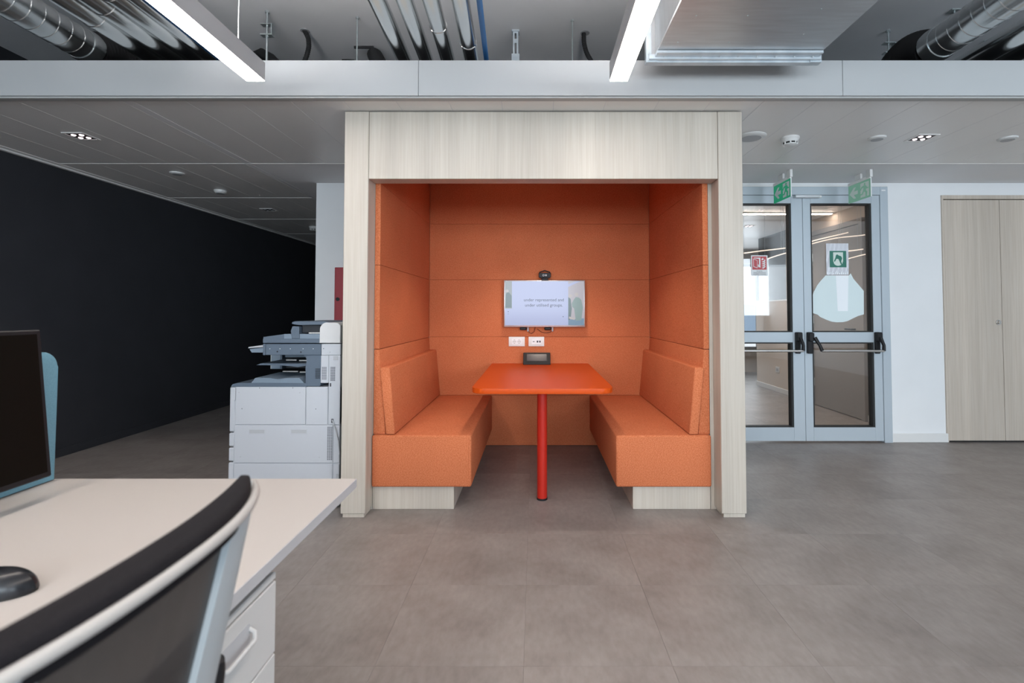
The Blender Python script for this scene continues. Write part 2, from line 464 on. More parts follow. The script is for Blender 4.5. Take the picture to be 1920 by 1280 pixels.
B().box(-2.352, -2.312, YA + LEN, 12, CEIL - .001, CEIL + .02).build('ceiling_rail', 'plaster', susp)
for k in range(1, 7):
    B().box(-3.858, -2.356 if k > 1 else RX, YA + LEN * k - .005, YA + LEN * k + .005, CEIL - .0025, CEIL + .004, .001).build('cross_rail', 'panel', susp)
B().box(LX, -3.858, YA, 12, CEIL - .004, CEIL + .02, .003).build('edge_profile', 'panel', susp)
B().box(LX, -3.90, YA, 12, CEIL - .016, CEIL - .004, .002).build('edge_profile', 'panel', susp)
B().box(LX, RX, YA - .002, 12, CEIL + .0010, CEIL + .018).build('ceiling_backing', 'plaster', susp)
B().box(LX, RX, YA - .002, 12, CEIL + .024, CEIL + .032).build('insulation_mat', 'rubber', susp)  # added unseen dark sheet, keeps the far pipe reflections dark
# fascia board (three lengths with open joints) and the profile below it
fas = struct('trim_1', (0, 2.75, 2.40))
fx = [LX, -0.648, 1.711, 4.07, RX]
for a, b2 in zip(fx, fx[1:]):
    B().box(a + .001, b2 - .001, 2.75, 2.775, 2.399, 2.598, .0015).build('fascia_board', 'fascia', fas)
tr2 = struct('trim_2', (0, 2.77, 2.39))
B().box(LX, RX, 2.756, 2.790, 2.387, 2.398, .002).build('profile_strip', 'profile', tr2)
B().box(LX, RX, 2.785, 2.812, 2.393, 2.402, .002).build('profile_strip', 'profile', tr2)

# ================================================================== BOOTH
BX0, BX1 = -1.135, 1.236; BF = 2.96
booth = thing('seating_booth', 'pale wood framed meeting booth lined with orange felt panels', 'booth', (.05, BF, 0))
for x0, x1 in ((BX0, -.991), (1.091, BX1)):
    p = B().box(x0, x1, BF, BF + .125, .022, 2.395, .003).build('post', 'wood', booth)
    B().box(x0 + .012, x1 - .008, BF + .006, BF + .12, 0, .022).build('plinth', 'wood', p)
B().box(-.989, 1.089, BF + .002, BF + .115, 1.990, 2.394, .002).build('header', 'wood', booth)
PXL, PXR = -.955, 1.036
PB = 4.53; PF = BF + .125
for z0, z1, tz in ((.97, 1.488, 0), (1.488, 1.996, 0), (1.996, 2.372, 0)):
    B().box(-.988, PXL, PF, PB, z0 + .0008, z1 - .0008, .0014, 1).build('side_panel', 'felt', booth)
    B().box(PXR, 1.069, PF, PB, z0 + .0008, z1 - .0008, .0014, 1).build('side_panel', 'felt', booth)
for z0, z1 in ((0.003, .45), (.45, .974), (.974, 1.489), (1.489, 1.994), (1.994, 2.372)):
    B().box(PXL + .001, PXR - .001, PB, PB + .04, z0 + .0008, z1 - .0008, .0014, 1).build('back_panel', 'felt', booth)
# lower side panels lean inwards to the seat
for sgn, xo, xt, xb in ((-1, -.988, PXL, -.912), (1, 1.069, PXR, .998)):
    B().hexa([(xo, PF, .452), (xb, PF, .452), (xb, PB, .452), (xo, PB, .452), (xo, PF, .968), (xt, PF, .968), (xt, PB, .968), (xo, PB, .968)], .004, 2).build('side_panel', 'felt', booth)
# outer shell (the booth's plain outside)
sh = B(); sh.box(BX0 + .03, -.990, PF + .002, PB + .06, 0, 2.372); sh.box(1.071, BX1 - .03, PF + .002, PB + .06, 0, 2.372)
sh.box(-.99, 1.071, PB + .041, PB + .06, 0, 2.372)
sh.build('outer_shell', 'wood', booth, smooth=False)
for x0, x1 in ((-.95, -.575), (.215, 1.03)):
    B().box(x0, x1, PF, PB, 2.358, 2.372, .003).build('ceiling_panel', 'felt', booth)
# bench left, bench right: things that stand in the booth
def bench(label, x_out, x_in, xo_pl, xi_pl, cush):
    t = thing('bench', label, 'bench', ((x_out + x_in) / 2, 3.06, 0), 'facing benches of the booth')
    xa, xb = min(x_out, x_in), max(x_out, x_in)
    B().box(xa, xb, 3.06, PB - .002, .140, .451, .012, 3).build('seat', 'felt', t)
    # welt seam around the front corner
    sx = x_in + (-.014 if x_in > x_out else .014)
    B().tube([(sx, 3.0605, .150), (sx, 3.0605, .440)], .0022, 6).build('seam', 'felt', t)
    a, b2 = min(xo_pl, xi_pl), max(xo_pl, xi_pl)
    B().box(a, b2, 3.085, PB - .02, 0, .140, .002).build('plinth', 'wood', t)
    c0, c1, c2, c3 = cush       # bottom outer, bottom inner, top outer, top inner
    B().hexa([(c0, 3.065, .453), (c1, 3.065, .453), (c1, PB - .004, .453), (c0, PB - .004, .453),
              (c2, 3.065, .860), (c3, 3.065, .860), (c3, PB - .004, .860), (c2, PB - .004, .860)], .010, 3).build('back_cushion', 'felt', t)
    return t
bench('orange felt bench on the left side of the booth, beside the printer', -.989, -.385, -.988, -.493, (-.906, -.850, -.948, -.886))
bench('orange felt bench on the right side of the booth, nearer the glass door', 1.069, .491, 1.068, .596, (.992, .936, 1.034, .974))

# table
tb = thing('meeting_table', 'orange-red table with rounded corners on one red leg inside the booth', 'table', (.046, 3.25, 0))
def rounded(x0, x1, y0, y1, r, n=7, corners=(1, 1, 0, 0)):
    pts = []
    for (cx, cy, a0, on, px, py) in ((x0 + r, y0 + r, 180, corners[0], x0, y0), (x1 - r, y0 + r, 270, corners[1], x1, y0),
                             (x1 - r, y1 - r, 0, corners[2], x1, y1), (x0 + r, y1 - r, 90, corners[3], x0, y1)):
        if not on: pts.append((px, py)); continue
        for k in range(n + 1):
            a = math.radians(a0 + 90 * k / n); pts.append((cx + r * math.cos(a), cy + r * math.sin(a)))
    return pts
B().prism(rounded(-.388, .480, 3.04, PB - .003, .085), 'z', .704, .735, .0015).build('tabletop', 'tabletop', tb)
B().tube([(.046, 3.25, .012), (.046, 3.25, .704)], .032, 28).build('leg', 'redleg', tb)
B().tube([(.046, 3.25, 0), (.046, 3.25, .012)], .034, 28).build('foot_ring', 'black', tb)

# ------------------------------------------------------------------ television
tv = thing('television', 'flat screen on the booth back wall showing a slide with text', 'television', (.085, 4.50, 1.06))
TX0, TX1, TZ0, TZ1, TY = -.276, .446, 1.063, 1.480, 4.462
B().box(TX0, TX1, TY, 4.505, TZ0, TZ1, .004, 2).build('casing', 'alu_lt', tv)
B().box(-.10, .28, 4.505, PB, 1.14, 1.40, .004).build('wall_mount', 'black', tv)
SX0, SX1, SZ0, SZ1 = TX0 + .009, TX1 - .009, TZ0 + .016, TZ1 - .010
def fl(px0, px1, py0, py1): # a flat rectangle on the screen in fractions
    return SX0 + px0 * (SX1 - SX0), SX0 + px1 * (SX1 - SX0), SZ1 - py1 * (SZ1 - SZ0), SZ1 - py0 * (SZ1 - SZ0)
screen = B().box(SX0, SX1, TY - .0012, TY + .002, SZ0, SZ1).build('screen', 'scr_bg', tv, smooth=False)
def sprite(m, polys, lift=.0004, name='slide_picture'):
    b = B()
    for k, p in enumerate(polys):
        q = [fl(u, u, v, v) for u, v in p]
        b.prism([(a[0], a[2]) for a in q], 'y', TY - .0012 - lift, TY - .0012 - lift + .0003)
    return b.build(name, m, screen, smooth=False)
def circ(u, v, r, n=12): return [(u + r * .58 * math.cos(2 * math.pi * k / n), v + r * math.sin(2 * math.pi * k / n)) for k in range(n)]
sprite('scr_ph', [[(0, 0), (.088, 0), (.088, .62), (0, .62)]])
sprite('scr_suit', [[(.012, .30), (.03, .24), (.06, .27), (.085, .33), (.085, .60), (.005, .60)]], .0008)
sprite('scr_skin', [circ(.028, .22, .035)], .0010)
sprite('scr_wall', [[(.80, 0), (1, 0), (1, 1), (.80, 1)]])
sprite('scr_bg2', [[(.80, .06), (.90, 0), (.955, 0), (.80, .13)]], .0005)
sprite('scr_blue', [[(.80, .87), (1, .84), (1, 1), (.80, 1)]], .0006)
sprite('scr_suit', [[(.80, .36), (.83, .40), (.845, .62), (.83, .86), (.805, .88), (.80, .88)]], .0008)
sprite('scr_suit2', [[(.845, .50), (.87, .42), (.895, .36), (.935, .37), (.965, .42), (.985, .60), (.965, .88), (.895, .90), (.875, .62), (.85, .58)]], .0009)
for p_ in (circ(.905, .30, .042), circ(.828, .33, .036), [(.81, .80), (.89, .84), (.88, .88), (.81, .85)]): sprite('scr_skin', [p_], .0011)
sx = SX0 + .492 * (SX1 - SX0)
text('under represented and', .0385, (sx, TY - .0022, SZ1 - .425 * (SZ1 - SZ0)), (1, 0, 0), (0, 0, 1), 'scr_text', screen)
text('under utilised groups.', .0385, (sx, TY - .0022, SZ1 - .545 * (SZ1 - SZ0)), (1, 0, 0), (0, 0, 1), 'scr_text', screen)
for p_ in (circ(.042, .69, .010, 8), circ(.042, .74, .007, 8), circ(.735, .805, .010, 8)): sprite('scr_text', [p_], .0012, 'slide_mark')
# cables and clips hanging below
for xo, sgn in ((-.105, 1), (.115, -1)):
    B().box(xo - .03, xo + .03, 4.49, PB, 1.035, 1.062, .006).build('mount_bracket', 'black', tv)
    B().box(xo + .035, xo + .050, 4.495, 4.51, 1.022, 1.062, .003).build('plug', 'grey_pl', tv)
cb = [(-.06, 4.50, 1.04), (-.052, 4.505, 1.012), (-.03, 4.51, 1.004), (-.008, 4.515, 1.020), (.002, 4.52, 1.06)]
B().tube(cb, .0022, 6).build('cable', 'black', tv)
B().tube([(.02, 4.51, 1.045), (.06, 4.515, 1.015), (.10, 4.515, 1.008), (.135, 4.51, 1.015), (.155, 4.50, 1.03)], .0022, 6).build('cable', 'black', tv)

cm = thing('webcam', 'black conference camera with a hooped top on the screen', 'camera', (.088, 4.475, 1.48))
B().box(.058, .118, 4.452, 4.492, 1.480, 1.500, .004).build('clip', 'black', cm)
def camprof(k): return k
B().prism([(.034, 1.510), (.044, 1.500), (.132, 1.500), (.142, 1.510), (.142, 1.535), (.134, 1.545), (.042, 1.545), (.034, 1.535)], 'y', 4.452, 4.49, .003).build('body', 'black', cm)
B().tube([(.037, 4.472, 1.535), (.044, 4.472, 1.552), (.088, 4.472, 1.567), (.132, 4.472, 1.552), (.139, 4.472, 1.535)], .0055, 8).build('hoop', 'black', cm)
for xx, rr in ((.076, .0095), (.098, .008)):
    B().tube([(xx, 4.453, 1.523), (xx, 4.446, 1.523)], rr, 16).build('lens', 'grey_pl', cm)
B().tube([(.076, 4.447, 1.523), (.076, 4.444, 1.523)], .006, 16).build('lens_glass', 'device_glass', cm)

# wall plates
def wall_plate(x0, x1, label, kind):
    t = thing('wall_socket', label, 'socket', ((x0 + x1) / 2, PB, .93))
    B().box(x0, x1, PB - .010, PB, .888, .974, .003, 2).build('cover_plate', 'white_pl', t)
    xm = (x0 + x1) / 2
    B().box(xm - .044, xm + .044, PB - .0125, PB - .009, .905, .957, .001).build('module', 'sign_white', t)
    if kind == 0:
        for xx in (xm - .021, xm + .021):
            s = B().tube([(xx, PB - .0122, .931), (xx, PB - .0135, .931)], .0185, 20).build('outlet', 'white_pl', t)
            h = B()
            for dx in (-.010, 0, .010): h.tube([(xx + dx, PB - .0134, .931), (xx + dx, PB - .0142, .931)], .0027, 8)
            h.box(xx - .004, xx + .004, PB - .0142, PB - .0134, .9445, .9475); h.box(xx - .004, xx + .004, PB - .0142, PB - .0134, .9145, .9175)
            h.build('pin_hole', 'print_dark', s)
    else:
        B().box(xm - .032, xm - .016, PB - .0142, PB - .012, .928, .934).build('video_port', 'print_dark', t)
        for xx in (xm + .010, xm + .032):
            B().box(xx - .007, xx + .007, PB - .0142, PB - .012, .923, .939).build('network_port', 'print_dark', t)
wall_plate(-.236, -.091, 'white double power socket below the screen, left of the pair', 0)
wall_plate(-.058, .084, 'white data and video port plate, right of the power socket', 1)

# touch panel on the table
tp = thing('touch_panel', 'small black touch panel console at the back of the table', 'control panel', (.016, 4.44, .735))
x0, x1 = -.104, .137
B().prism([(4.425, .736), (4.415, .742), (4.470, .835), (4.480, .836), (4.505, .736)], 'x', x0, x1, .003).build('housing', 'black', tp)
def slope(x, t, lift): # point on the sloped face
    a = Vector((0, 4.415, .742)); b2 = Vector((0, 4.470, .835)); n = Vector((0, -.86, .51))
    p = a + (b2 - a) * t + n * lift; return (x, p.y, p.z)
def slab_on(xa, xb, t0, t1, lift, name, m):
    B().hexa([slope(xa, t0, lift - .002), slope(xb, t0, lift - .002), slope(xb, t1, lift - .002), slope(xa, t1, lift - .002),
              slope(xa, t0, lift), slope(xb, t0, lift), slope(xb, t1, lift), slope(xa, t1, lift)], .0006).build(name, m, tp)
slab_on(x0 + .022, x1 - .022, .16, .92, .002, 'bezel', 'gasket')
slab_on(x0 + .032, x1 - .032, .24, .86, .0035, 'screen', 'device_glass')
B().box(x0, x1, 4.405, 4.43, .735, .742, .002).build('foot_rail', 'black', tp)

# ================================================================== GLASS DOOR
d1 = struct('door_1', (2.483, BACK, 0))
DF0, DF1 = 1.69, 3.275
fr = B()
fr.box(DF0, 1.766, BACK - .03, BACK + .08, 0, 2.36, .003); fr.box(3.200, DF1, BACK - .03, BACK + .08, 0, 2.36, .003)
fr.box(1.766, 3.200, BACK - .03, BACK + .08, 2.282, 2.36, .003)
fr.build('door_frame', 'alu', d1)
B().box(DF1, 3.284, BACK - .02, BACK + .08, 0, 2.365, .002).build('wall_joint', 'panel', d1)
B().box(DF0, DF1 + .009, BACK - .018, BACK + .02, 2.3605, 2.372, .002).build('wall_joint', 'panel', d1)
B().box(3.215, 3.252, BACK - .0318, BACK - .030, 2.318, 2.330).build('maker_plate', 'sign_white', d1)
def leaf(x0, x1, gx0, gx1):
    b = B(); y0, y1 = BACK - .022, BACK + .042
    b.box(x0, gx0, y0, y1, .016, 2.280, .002); b.box(gx1, x1, y0, y1, .016, 2.280, .002)
    b.box(gx0, gx1, y0, y1, .016, .140, .002); b.box(gx0, gx1, y0, y1, 2.205, 2.280, .002); b.box(gx0, gx1, y0, y1, .917, 1.011, .002)
    lf = b.build('door_leaf', 'alu', d1)
    for z0, z1 in ((.140, .917), (1.011, 2.205)):
        g = B(); w_ = .014; d0 = BACK - .016
        g.box(gx0, gx0 + w_, d0, y1, z0, z1); g.box(gx1 - w_ * 1.3, gx1, d0, y1, z0, z1)
        g.box(gx0 + w_, gx1 - w_ * 1.3, d0, y1, z0, z0 + .010); g.box(gx0 + w_, gx1 - w_ * 1.3, d0, y1, z1 - .012, z1)
        g.build('gasket', 'gasket', lf, smooth=False)
        B().box(gx0 + w_, gx1 - w_, BACK + .010, BACK + .018, z0 + .008, z1 - .010).build('glass_pane', 'glass', lf, smooth=False)
    # outline grooves of the leaf profile
    B().box(gx0 - .012, gx1 + .012, y0 - .0012, y0 + .001, .128, .1292).build('profile_bead', 'alu_lt', lf)
    return lf
lf2 = leaf(2.4845, 3.1985, 2.556, 3.122)
lf1 = leaf(1.768, 2.4815, 1.843, 2.377)
def panic(lf, xa, xb, left_case=True, right_case=True):
    """push bar between two black cases"""
    if left_case:
        B().prism(rounded(xa - .030, xa + .022, .815, 1.012, .010, 4, (1, 1, 1, 1)), 'y', BACK - .045, BACK - .022, .004).build('lock_case', 'black', lf)
        B().prism(rounded(xa - .028, xa + .020, .930, 1.008, .012, 4, (1, 1, 1, 1)), 'y', BACK - .072, BACK - .040, .005).build('lock_cover', 'black', lf)
        B().tube([(xa + .020, BACK - .072, .965), (xa + .050, BACK - .098, .895), (xa + .068, BACK - .105, .845)], [.017, .014, .016], 10).build('bar_arm', 'black', lf)
    if right_case:
        B().prism(rounded(xb - .022, xb + .024, .815, 1.012, .010, 4, (1, 1, 1, 1)), 'y', BACK - .045, BACK - .022, .004).build('lock_case', 'black', lf)
        B().prism(rounded(xb - .022, xb + .028, .930, 1.012, .012, 4, (1, 1, 1, 1)), 'y', BACK - .072, BACK - .040, .005).build('lock_cover', 'black', lf)
        B().tube([(xb + .004, BACK - .072, .965), (xb + .016, BACK - .098, .895), (xb + .010, BACK - .105, .845)], [.017, .014, .016], 10).build('bar_arm', 'black', lf)
    B().tube([(xa + .06, BACK - .105, .845), (xb + .012, BACK - .105, .845)], .0105, 14).build('push_bar', 'steel', lf)
panic(lf2, 2.530, 3.145)
panic(lf1, 1.800, 2.415)
B().box(2.40, 2.63, BACK - .062, BACK - .022, 2.248, 2.276, .004).build('door_closer', 'alu_lt', d1)
B().box(2.615, 2.645, BACK - .058, BACK - .024, 2.252, 2.272, .003).build('closer_cap', 'panel', d1)

# fire door notice on the left pane
fs = thing('fire_door_sign', 'red and white fire door notice on the left glass leaf', 'sign', (2.087, BACK + .006, 1.532))
sy = BACK + .004
B().box(2.012, 2.165, sy, sy + .003, 1.534, 1.724).build('plate', 'sign_white', fs)
B().box(2.022, 2.155, sy - .0008, sy, 1.590, 1.714).build('red_field', 'sign_red', fs)
def flat(polys, m, parent, y, name='symbol', thick=.0006):
    b = B()
    for p in polys: b.prism(p, 'y', y - thick, y)
    return b.build(name, m, parent, smooth=False)
flat([[(2.034, 1.702), (2.098, 1.702), (2.098, 1.628), (2.085, 1.628), (2.085, 1.690), (2.040, 1.696)],
      [(2.032, 1.694), (2.070, 1.678), (2.070, 1.603), (2.032, 1.617)], [(2.076, 1.640), (2.098, 1.625), (2.098, 1.610), (2.076, 1.615)]], 'sign_white', fs, sy - .0008)
flat([[(2.036, 1.688), (2.066, 1.675), (2.066, 1.609), (2.036, 1.621)]], 'sign_red', fs, sy - .0015)
fl_ = []
for k in range(4):
    z = 1.606 + k * .019
    fl_.append([(2.108, z), (2.126, z - .006), (2.146, z + .012), (2.136, z + .026), (2.134, z + .012), (2.122, z + .006)])
fl_.append([(2.112, 1.676), (2.128, 1.684), (2.122, 1.702), (2.108, 1.690)])
flat(fl_, 'sign_white', fs, sy - .0008)
for tline, zz in (('PORTA', 1.5755), ('TAGLIAFUOCO', 1.560), ('TENERE CHIUSA', 1.5455)):
    text(tline, .0145, (2.0885, sy - .0009, zz), (1, 0, 0), (0, 0, 1), 'print_dark', fs, xs=1.15)

# plastic sleeve with green notice on the right pane
sl = thing('sleeve_notice', 'green notice in a crinkled plastic sleeve on the right glass leaf', 'sign', (2.815, BACK + .004, 1.54))
def crk(u, v):
    x = 2.712 + .207 * u; z = 1.542 + .293 * v
    return (x, sy + .0015 * math.sin(37 * u + 11 * v) * math.sin(23 * v + 5 * u), z)
B().grid(crk, 22, 26, (0, .0025, 0)).build('sleeve', 'sleeve', sl)
flat([[(2.743, 1.765), (2.897, 1.765), (2.897, 1.612), (2.743, 1.612)]], 'green_dark', sl, sy - .002, 'green_field')
flat([[(2.775, 1.752), (2.866, 1.752), (2.866, 1.665), (2.775, 1.665)]], 'sign_white2', sl, sy - .0028)
flat([[(2.800, 1.725), (2.812, 1.733), (2.826, 1.722), (2.846, 1.716), (2.858, 1.698), (2.848, 1.668), (2.856, 1.640), (2.846, 1.636), (2.832, 1.668), (2.822, 1.690), (2.804, 1.690), (2.790, 1.664), (2.780, 1.668), (2.794, 1.700)]], 'green_dark', sl, sy - .0036)
flat([[(2.820 + .042 * math.cos(a) , 1.660 + .034 * math.sin(a)) for a in [2 * math.pi * k / 18 for k in range(18)]]], 'sign_white2', sl, sy - .0030)
flat([[(2.735 + .018 * k, 1.548), (2.745 + .018 * k, 1.546), (2.748 + .018 * k, 1.570 + .02 * math.sin(k * 2.3)), (2.738 + .018 * k, 1.562)] for k in range(10)], 'film_white', sl, sy - .0026, 'crease')

# window reflection on the right pane, painted as a flat pale shape
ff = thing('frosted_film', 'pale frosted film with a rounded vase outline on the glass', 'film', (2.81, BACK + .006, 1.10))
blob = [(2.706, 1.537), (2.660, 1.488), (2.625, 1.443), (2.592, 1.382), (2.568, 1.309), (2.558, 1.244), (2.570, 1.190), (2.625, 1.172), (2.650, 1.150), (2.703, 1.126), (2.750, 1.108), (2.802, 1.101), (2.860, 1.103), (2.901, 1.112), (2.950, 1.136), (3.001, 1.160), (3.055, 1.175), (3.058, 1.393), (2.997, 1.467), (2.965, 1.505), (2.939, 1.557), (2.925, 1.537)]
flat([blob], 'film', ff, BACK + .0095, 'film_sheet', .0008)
flat([[(2.800, 1.537), (2.918, 1.537), (2.906, 1.205), (2.812, 1.205)]], 'film_white', ff, BACK + .0084, 'white_strip', .0005)  # brighter streak painted inside the reflection

# closet with two wooden doors
cl = thing('built_in_closet', 'tall pale wood closet with double doors in the white wall', 'closet', (4.32, BACK, 0))
cf = B(); cf.box(3.786, 3.803, BACK - .012, BACK + .10, .0, 2.284, .002); cf.box(5.083, 5.10, BACK - .012, BACK + .10, 0, 2.284, .002)
cf.box(3.803, 5.083, BACK - .012, BACK + .10, 2.247, 2.284, .002)
cf.build('frame', 'woodR', cl)
for k, (a, b2) in enumerate(((3.806, 4.3225), (4.3265, 5.080))):
    dl = B().box(a, b2, BACK - .008, BACK + .012, .016, 2.240, .0015).build('door', 'woodR', cl)
    if k == 0:
        B().tube([(4.286, BACK - .008, 1.101), (4.286, BACK - .014, 1.101)], .024, 24).build('lock_rose', 'steel', dl)
        B().tube([(4.286, BACK - .014, 1.101), (4.286, BACK - .026, 1.101)], [.015, .013], 20).build('knob', 'steel', dl)
B().box(3.803, 5.083, BACK + .02, BACK + .03, 0, 2.25).build('back_lining', 'gasket', cl)

# red cabinet on the back wall left of the booth
rc = thing('fire_hose_cabinet', 'dark red fire hose cabinet on the wall behind the printer', 'cabinet', (-1.6, BACK, 1.10))
B().box(-1.842, -1.36, BACK - .05, BACK, 1.02, 1.607, .004).build('body', 'red_cab', rc)
dr = B().box(-1.828, -1.374, BACK - .058, BACK - .048, 1.034, 1.593, .003).build('door', 'red_cab', rc)
B().tube([(-1.806, BACK - .058, 1.314), (-1.806, BACK - .066, 1.314)], .017, 20).build('lock', 'black', dr)

# hanging exit signs
def exit_sign(x, label, gm, wm, clear):
    t = thing('exit_sign', label, 'sign', (x, 4.35, 2.40), 'green exit signs hanging by the glass door')
    ya, yb = 4.20, 4.50
    B().box(x - .012, x + .012, ya - .01, ya + .045, 2.335, 2.40, .003).build('ceiling_bracket', 'white_pl', t)
    B().box(x - .010, x + .010, yb - .18, yb - .10, 2.352, 2.40, .003).build('ceiling_bracket', 'white_pl', t)
    B().box(x - .009, x + .009, ya, yb, 2.326, 2.352, .003).build('holder_rail', 'panel', t)
    pl = B().box(x - .003, x + .003, ya, yb, 2.172, 2.326, .001).build('sign_plate', gm, t)
    def q(u, v): return (yb - u * (yb - ya), 2.172 + v * .154)     # u runs from the far end (left in view) to the near end
    for side in (-1, 1):
        def fl2(polys, m, lift, name):
            b = B()
            for p in polys: b.prism([q(*a) if side < 0 else q(1 - a[0], a[1]) for a in p], 'x', x + side * (.003 + lift), x + side * (.003 + lift + .0006))
            b.build(name, m, pl, smooth=False)
        fl2([[(.06, .50), (.26, .82), (.36, .82), (.26, .60), (.44, .60), (.44, .40), (.26, .40), (.36, .18), (.26, .18)]], wm, 0, 'arrow')
        fl2([[(.56, .90), (.93, .90), (.93, .10), (.56, .10)]], wm, 0, 'doorway')
        man = [[(.70, .74), (.80, .72), (.86, .58), (.92, .56), (.91, .50), (.82, .52), (.80, .44), (.86, .34), (.84, .10), (.78, .10), (.78, .32), (.72, .40), (.66, .24), (.52, .22), (.52, .29), (.62, .31), (.68, .46), (.70, .62), (.62, .60), (.58, .50), (.54, .53), (.60, .68)],
               [(.75 + .035 * math.cos(k), .80 + .065 * math.sin(k)) for k in [2 * math.pi * i / 10 for i in range(10)]]]
        fl2(man, gm, .0007, 'running_figure')
    B().box(x - .0045, x + .0045, ya - .004, ya, 2.17, 2.326, .001).build('edge_strip', 'sign_white', t)
    return t
exit_sign(2.160, 'bright green exit sign hanging at the left, above the door meeting point', 'sign_green', 'sign_white', 0)
exit_sign(2.835, 'faded pale green exit sign hanging at the right end of the door', 'sign_green2', 'sign_white2', 1)

# room beyond the door
tag(B().box(3.64, 3.76, BACK + .12, 7.25, 0, CEIL).build('wall_beyond', 'carton'), kind='structure')
lw = B().box(3.64, 3.76, 7.25, 8.25, 0, 1.36).build('wall_beyond_low', 'carton'); tag(lw, kind='structure')
B().box(3.69, 3.70, 7.25, 8.25, 1.36, CEIL).build('glass_pane', 'glass_dark', lw)
B().box(3.635, 3.765, 7.24, 8.26, 1.36, 1.375).build('capping', 'panel', lw)
tag(B().box(3.628, 3.64, BACK + .12, 5.50, 0, .07, .002).build('baseboard_beyond', 'white_pl'), kind='structure')
tag(B().box(3.628, 3.64, 6.56, 8.25, 0, .07, .002).build('baseboard_beyond.001', 'white_pl'), kind='structure')
tag(B().box(-1.92, 6.2, 10.0, 10.15, 0, .45).box(-1.92, 6.2, 10.0, 10.15, 2.15, SLAB).box(-1.92, 2.2, 10.0, 10.15, .45, 2.15).box(4.5, 6.2, 10.0, 10.15, .45, 2.15).build('wall_far', 'carton', smooth=False), kind='structure')
w5 = B()
for a in (2.2, 3.32, 4.44): w5.box(a, a + .06, 10.02, 10.10, .45, 2.15)
w5.box(2.2, 4.5, 10.02, 10.10, .45, .50); w5.box(2.2, 4.5, 10.02, 10.10, 2.10, 2.15)
w5 = w5.build('window_5', 'greydoor'); tag(w5, kind='structure')
for a in (2.26, 3.38): B().box(a, a + 1.06, 10.055, 10.06, .50, 2.10).build('glass_pane', 'glass', w5)
tag(B().box(6.0, 6.2, BACK + .12, 10, 0, SLAB).build('wall_beyond_right', 'carton'), kind='structure')
tag(B().box(-1.92, 6.2, BACK + .12, 10, CEIL, CEIL + .03).build('ceiling.002', 'panel'), kind='structure')
d2 = struct('door_2', (3.63, 6.03, 0))
fr2 = B(); fr2.box(3.600, 3.645, 5.50, 5.56, 0, 2.24, .002); fr2.box(3.600, 3.645, 6.50, 6.56, 0, 2.24, .002); fr2.box(3.600, 3.645, 5.56, 6.50, 2.18, 2.24, .002)
fr2.build('door_frame', 'greydoor', d2)
dl2 = B().box(3.612, 3.640, 5.565, 6.495, .008, 2.175, .002).build('door_leaf', 'greydoor', d2)
for z in (.30, 1.1, 1.9): B().tube([(3.605, 6.497, z - .05), (3.605, 6.497, z + .05)], .010, 8).build('hinge', 'steel', dl2)
B().tube([(3.612, 5.66, 1.0), (3.57, 5.66, 1.0), (3.57, 5.78, 1.0)], .010, 8).build('handle', 'black', dl2)
ll = thing('linear_lamp', 'white straight light line across the ceiling beyond the glass door', 'lamp', (3.0, 6.06, CEIL))
B().box(1.2, 3.62, 6.03, 6.09, 2.386, 2.40, .002).build('housing', 'white_pl', ll)
B().box(1.22, 3.60, 6.035, 6.085, 2.380, 2.387, .001).build('diffuser', 'lampglow', ll)
def reflected_curve(pts, label):  # added glowing tube in place of a light reflected in the glass
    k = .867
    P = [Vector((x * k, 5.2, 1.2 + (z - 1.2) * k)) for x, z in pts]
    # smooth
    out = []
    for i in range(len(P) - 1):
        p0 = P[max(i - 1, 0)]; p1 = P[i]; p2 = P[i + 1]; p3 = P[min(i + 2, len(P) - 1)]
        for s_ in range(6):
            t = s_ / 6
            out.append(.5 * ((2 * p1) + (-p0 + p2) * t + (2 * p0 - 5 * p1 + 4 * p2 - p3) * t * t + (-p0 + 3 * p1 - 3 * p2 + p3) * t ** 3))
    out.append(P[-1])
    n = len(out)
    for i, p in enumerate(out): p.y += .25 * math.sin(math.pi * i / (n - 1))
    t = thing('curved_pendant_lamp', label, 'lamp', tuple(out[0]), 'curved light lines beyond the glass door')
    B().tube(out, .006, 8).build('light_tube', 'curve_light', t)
    for p in (out[1], out[-2]): B().tube([p, (p.x, p.y, CEIL)], .0012, 5).build('suspension_wire', 'zinc', t)  # added wires; the tubes only imitate reflections
reflected_curve([(2.516, 1.905), (2.66, 1.935), (2.80, 1.955), (3.004, 1.962)], 'curved light line seen above the fire door notice in the left leaf')
reflected_curve([(2.78, 1.790), (2.90, 1.852), (3.041, 1.910)], 'sloping light line running up from the fire door notice')
reflected_curve([(3.299, 1.995), (3.473, 2.050), (3.762, 2.118), (3.974, 2.123)], 'long curved light line at the top of the right leaf, lower of two')
reflected_curve([(3.299, 2.01), (3.505, 2.09), (3.763, 2.150)], 'short curved light line at the top of the right leaf, upper of two')
reflected_curve([(3.68, 1.949), (3.80, 1.951), (3.938, 1.949)], 'level light line just right of the plastic sleeve')
reflected_curve([(3.70, 1.778), (3.84, 1.832), (3.982, 1.891)], 'sloping light line low right of the plastic sleeve')
added_downlights = []
for (bx, by) in ((2.6, 5.40), (3.0, 7.0)):
    added_downlights.append((bx, by)); spot('downlight_glow', (bx, by, CEIL - .03), 34, (1.0, .84, .70), 140, .8)  # added unseen spots, brighten and warm the room beyond
sk = thing('wall_socket', 'small wall socket low on the beige wall beyond the glass door', 'socket', (3.63, 7.54, .33))
B().box(3.632, 3.640, 7.48, 7.60, .29, .375, .002).build('cover_plate', 'white_pl', sk)
B().box(3.630, 3.633, 7.51, 7.57, .312, .352, .001).build('outlet', 'grey_pl', sk)
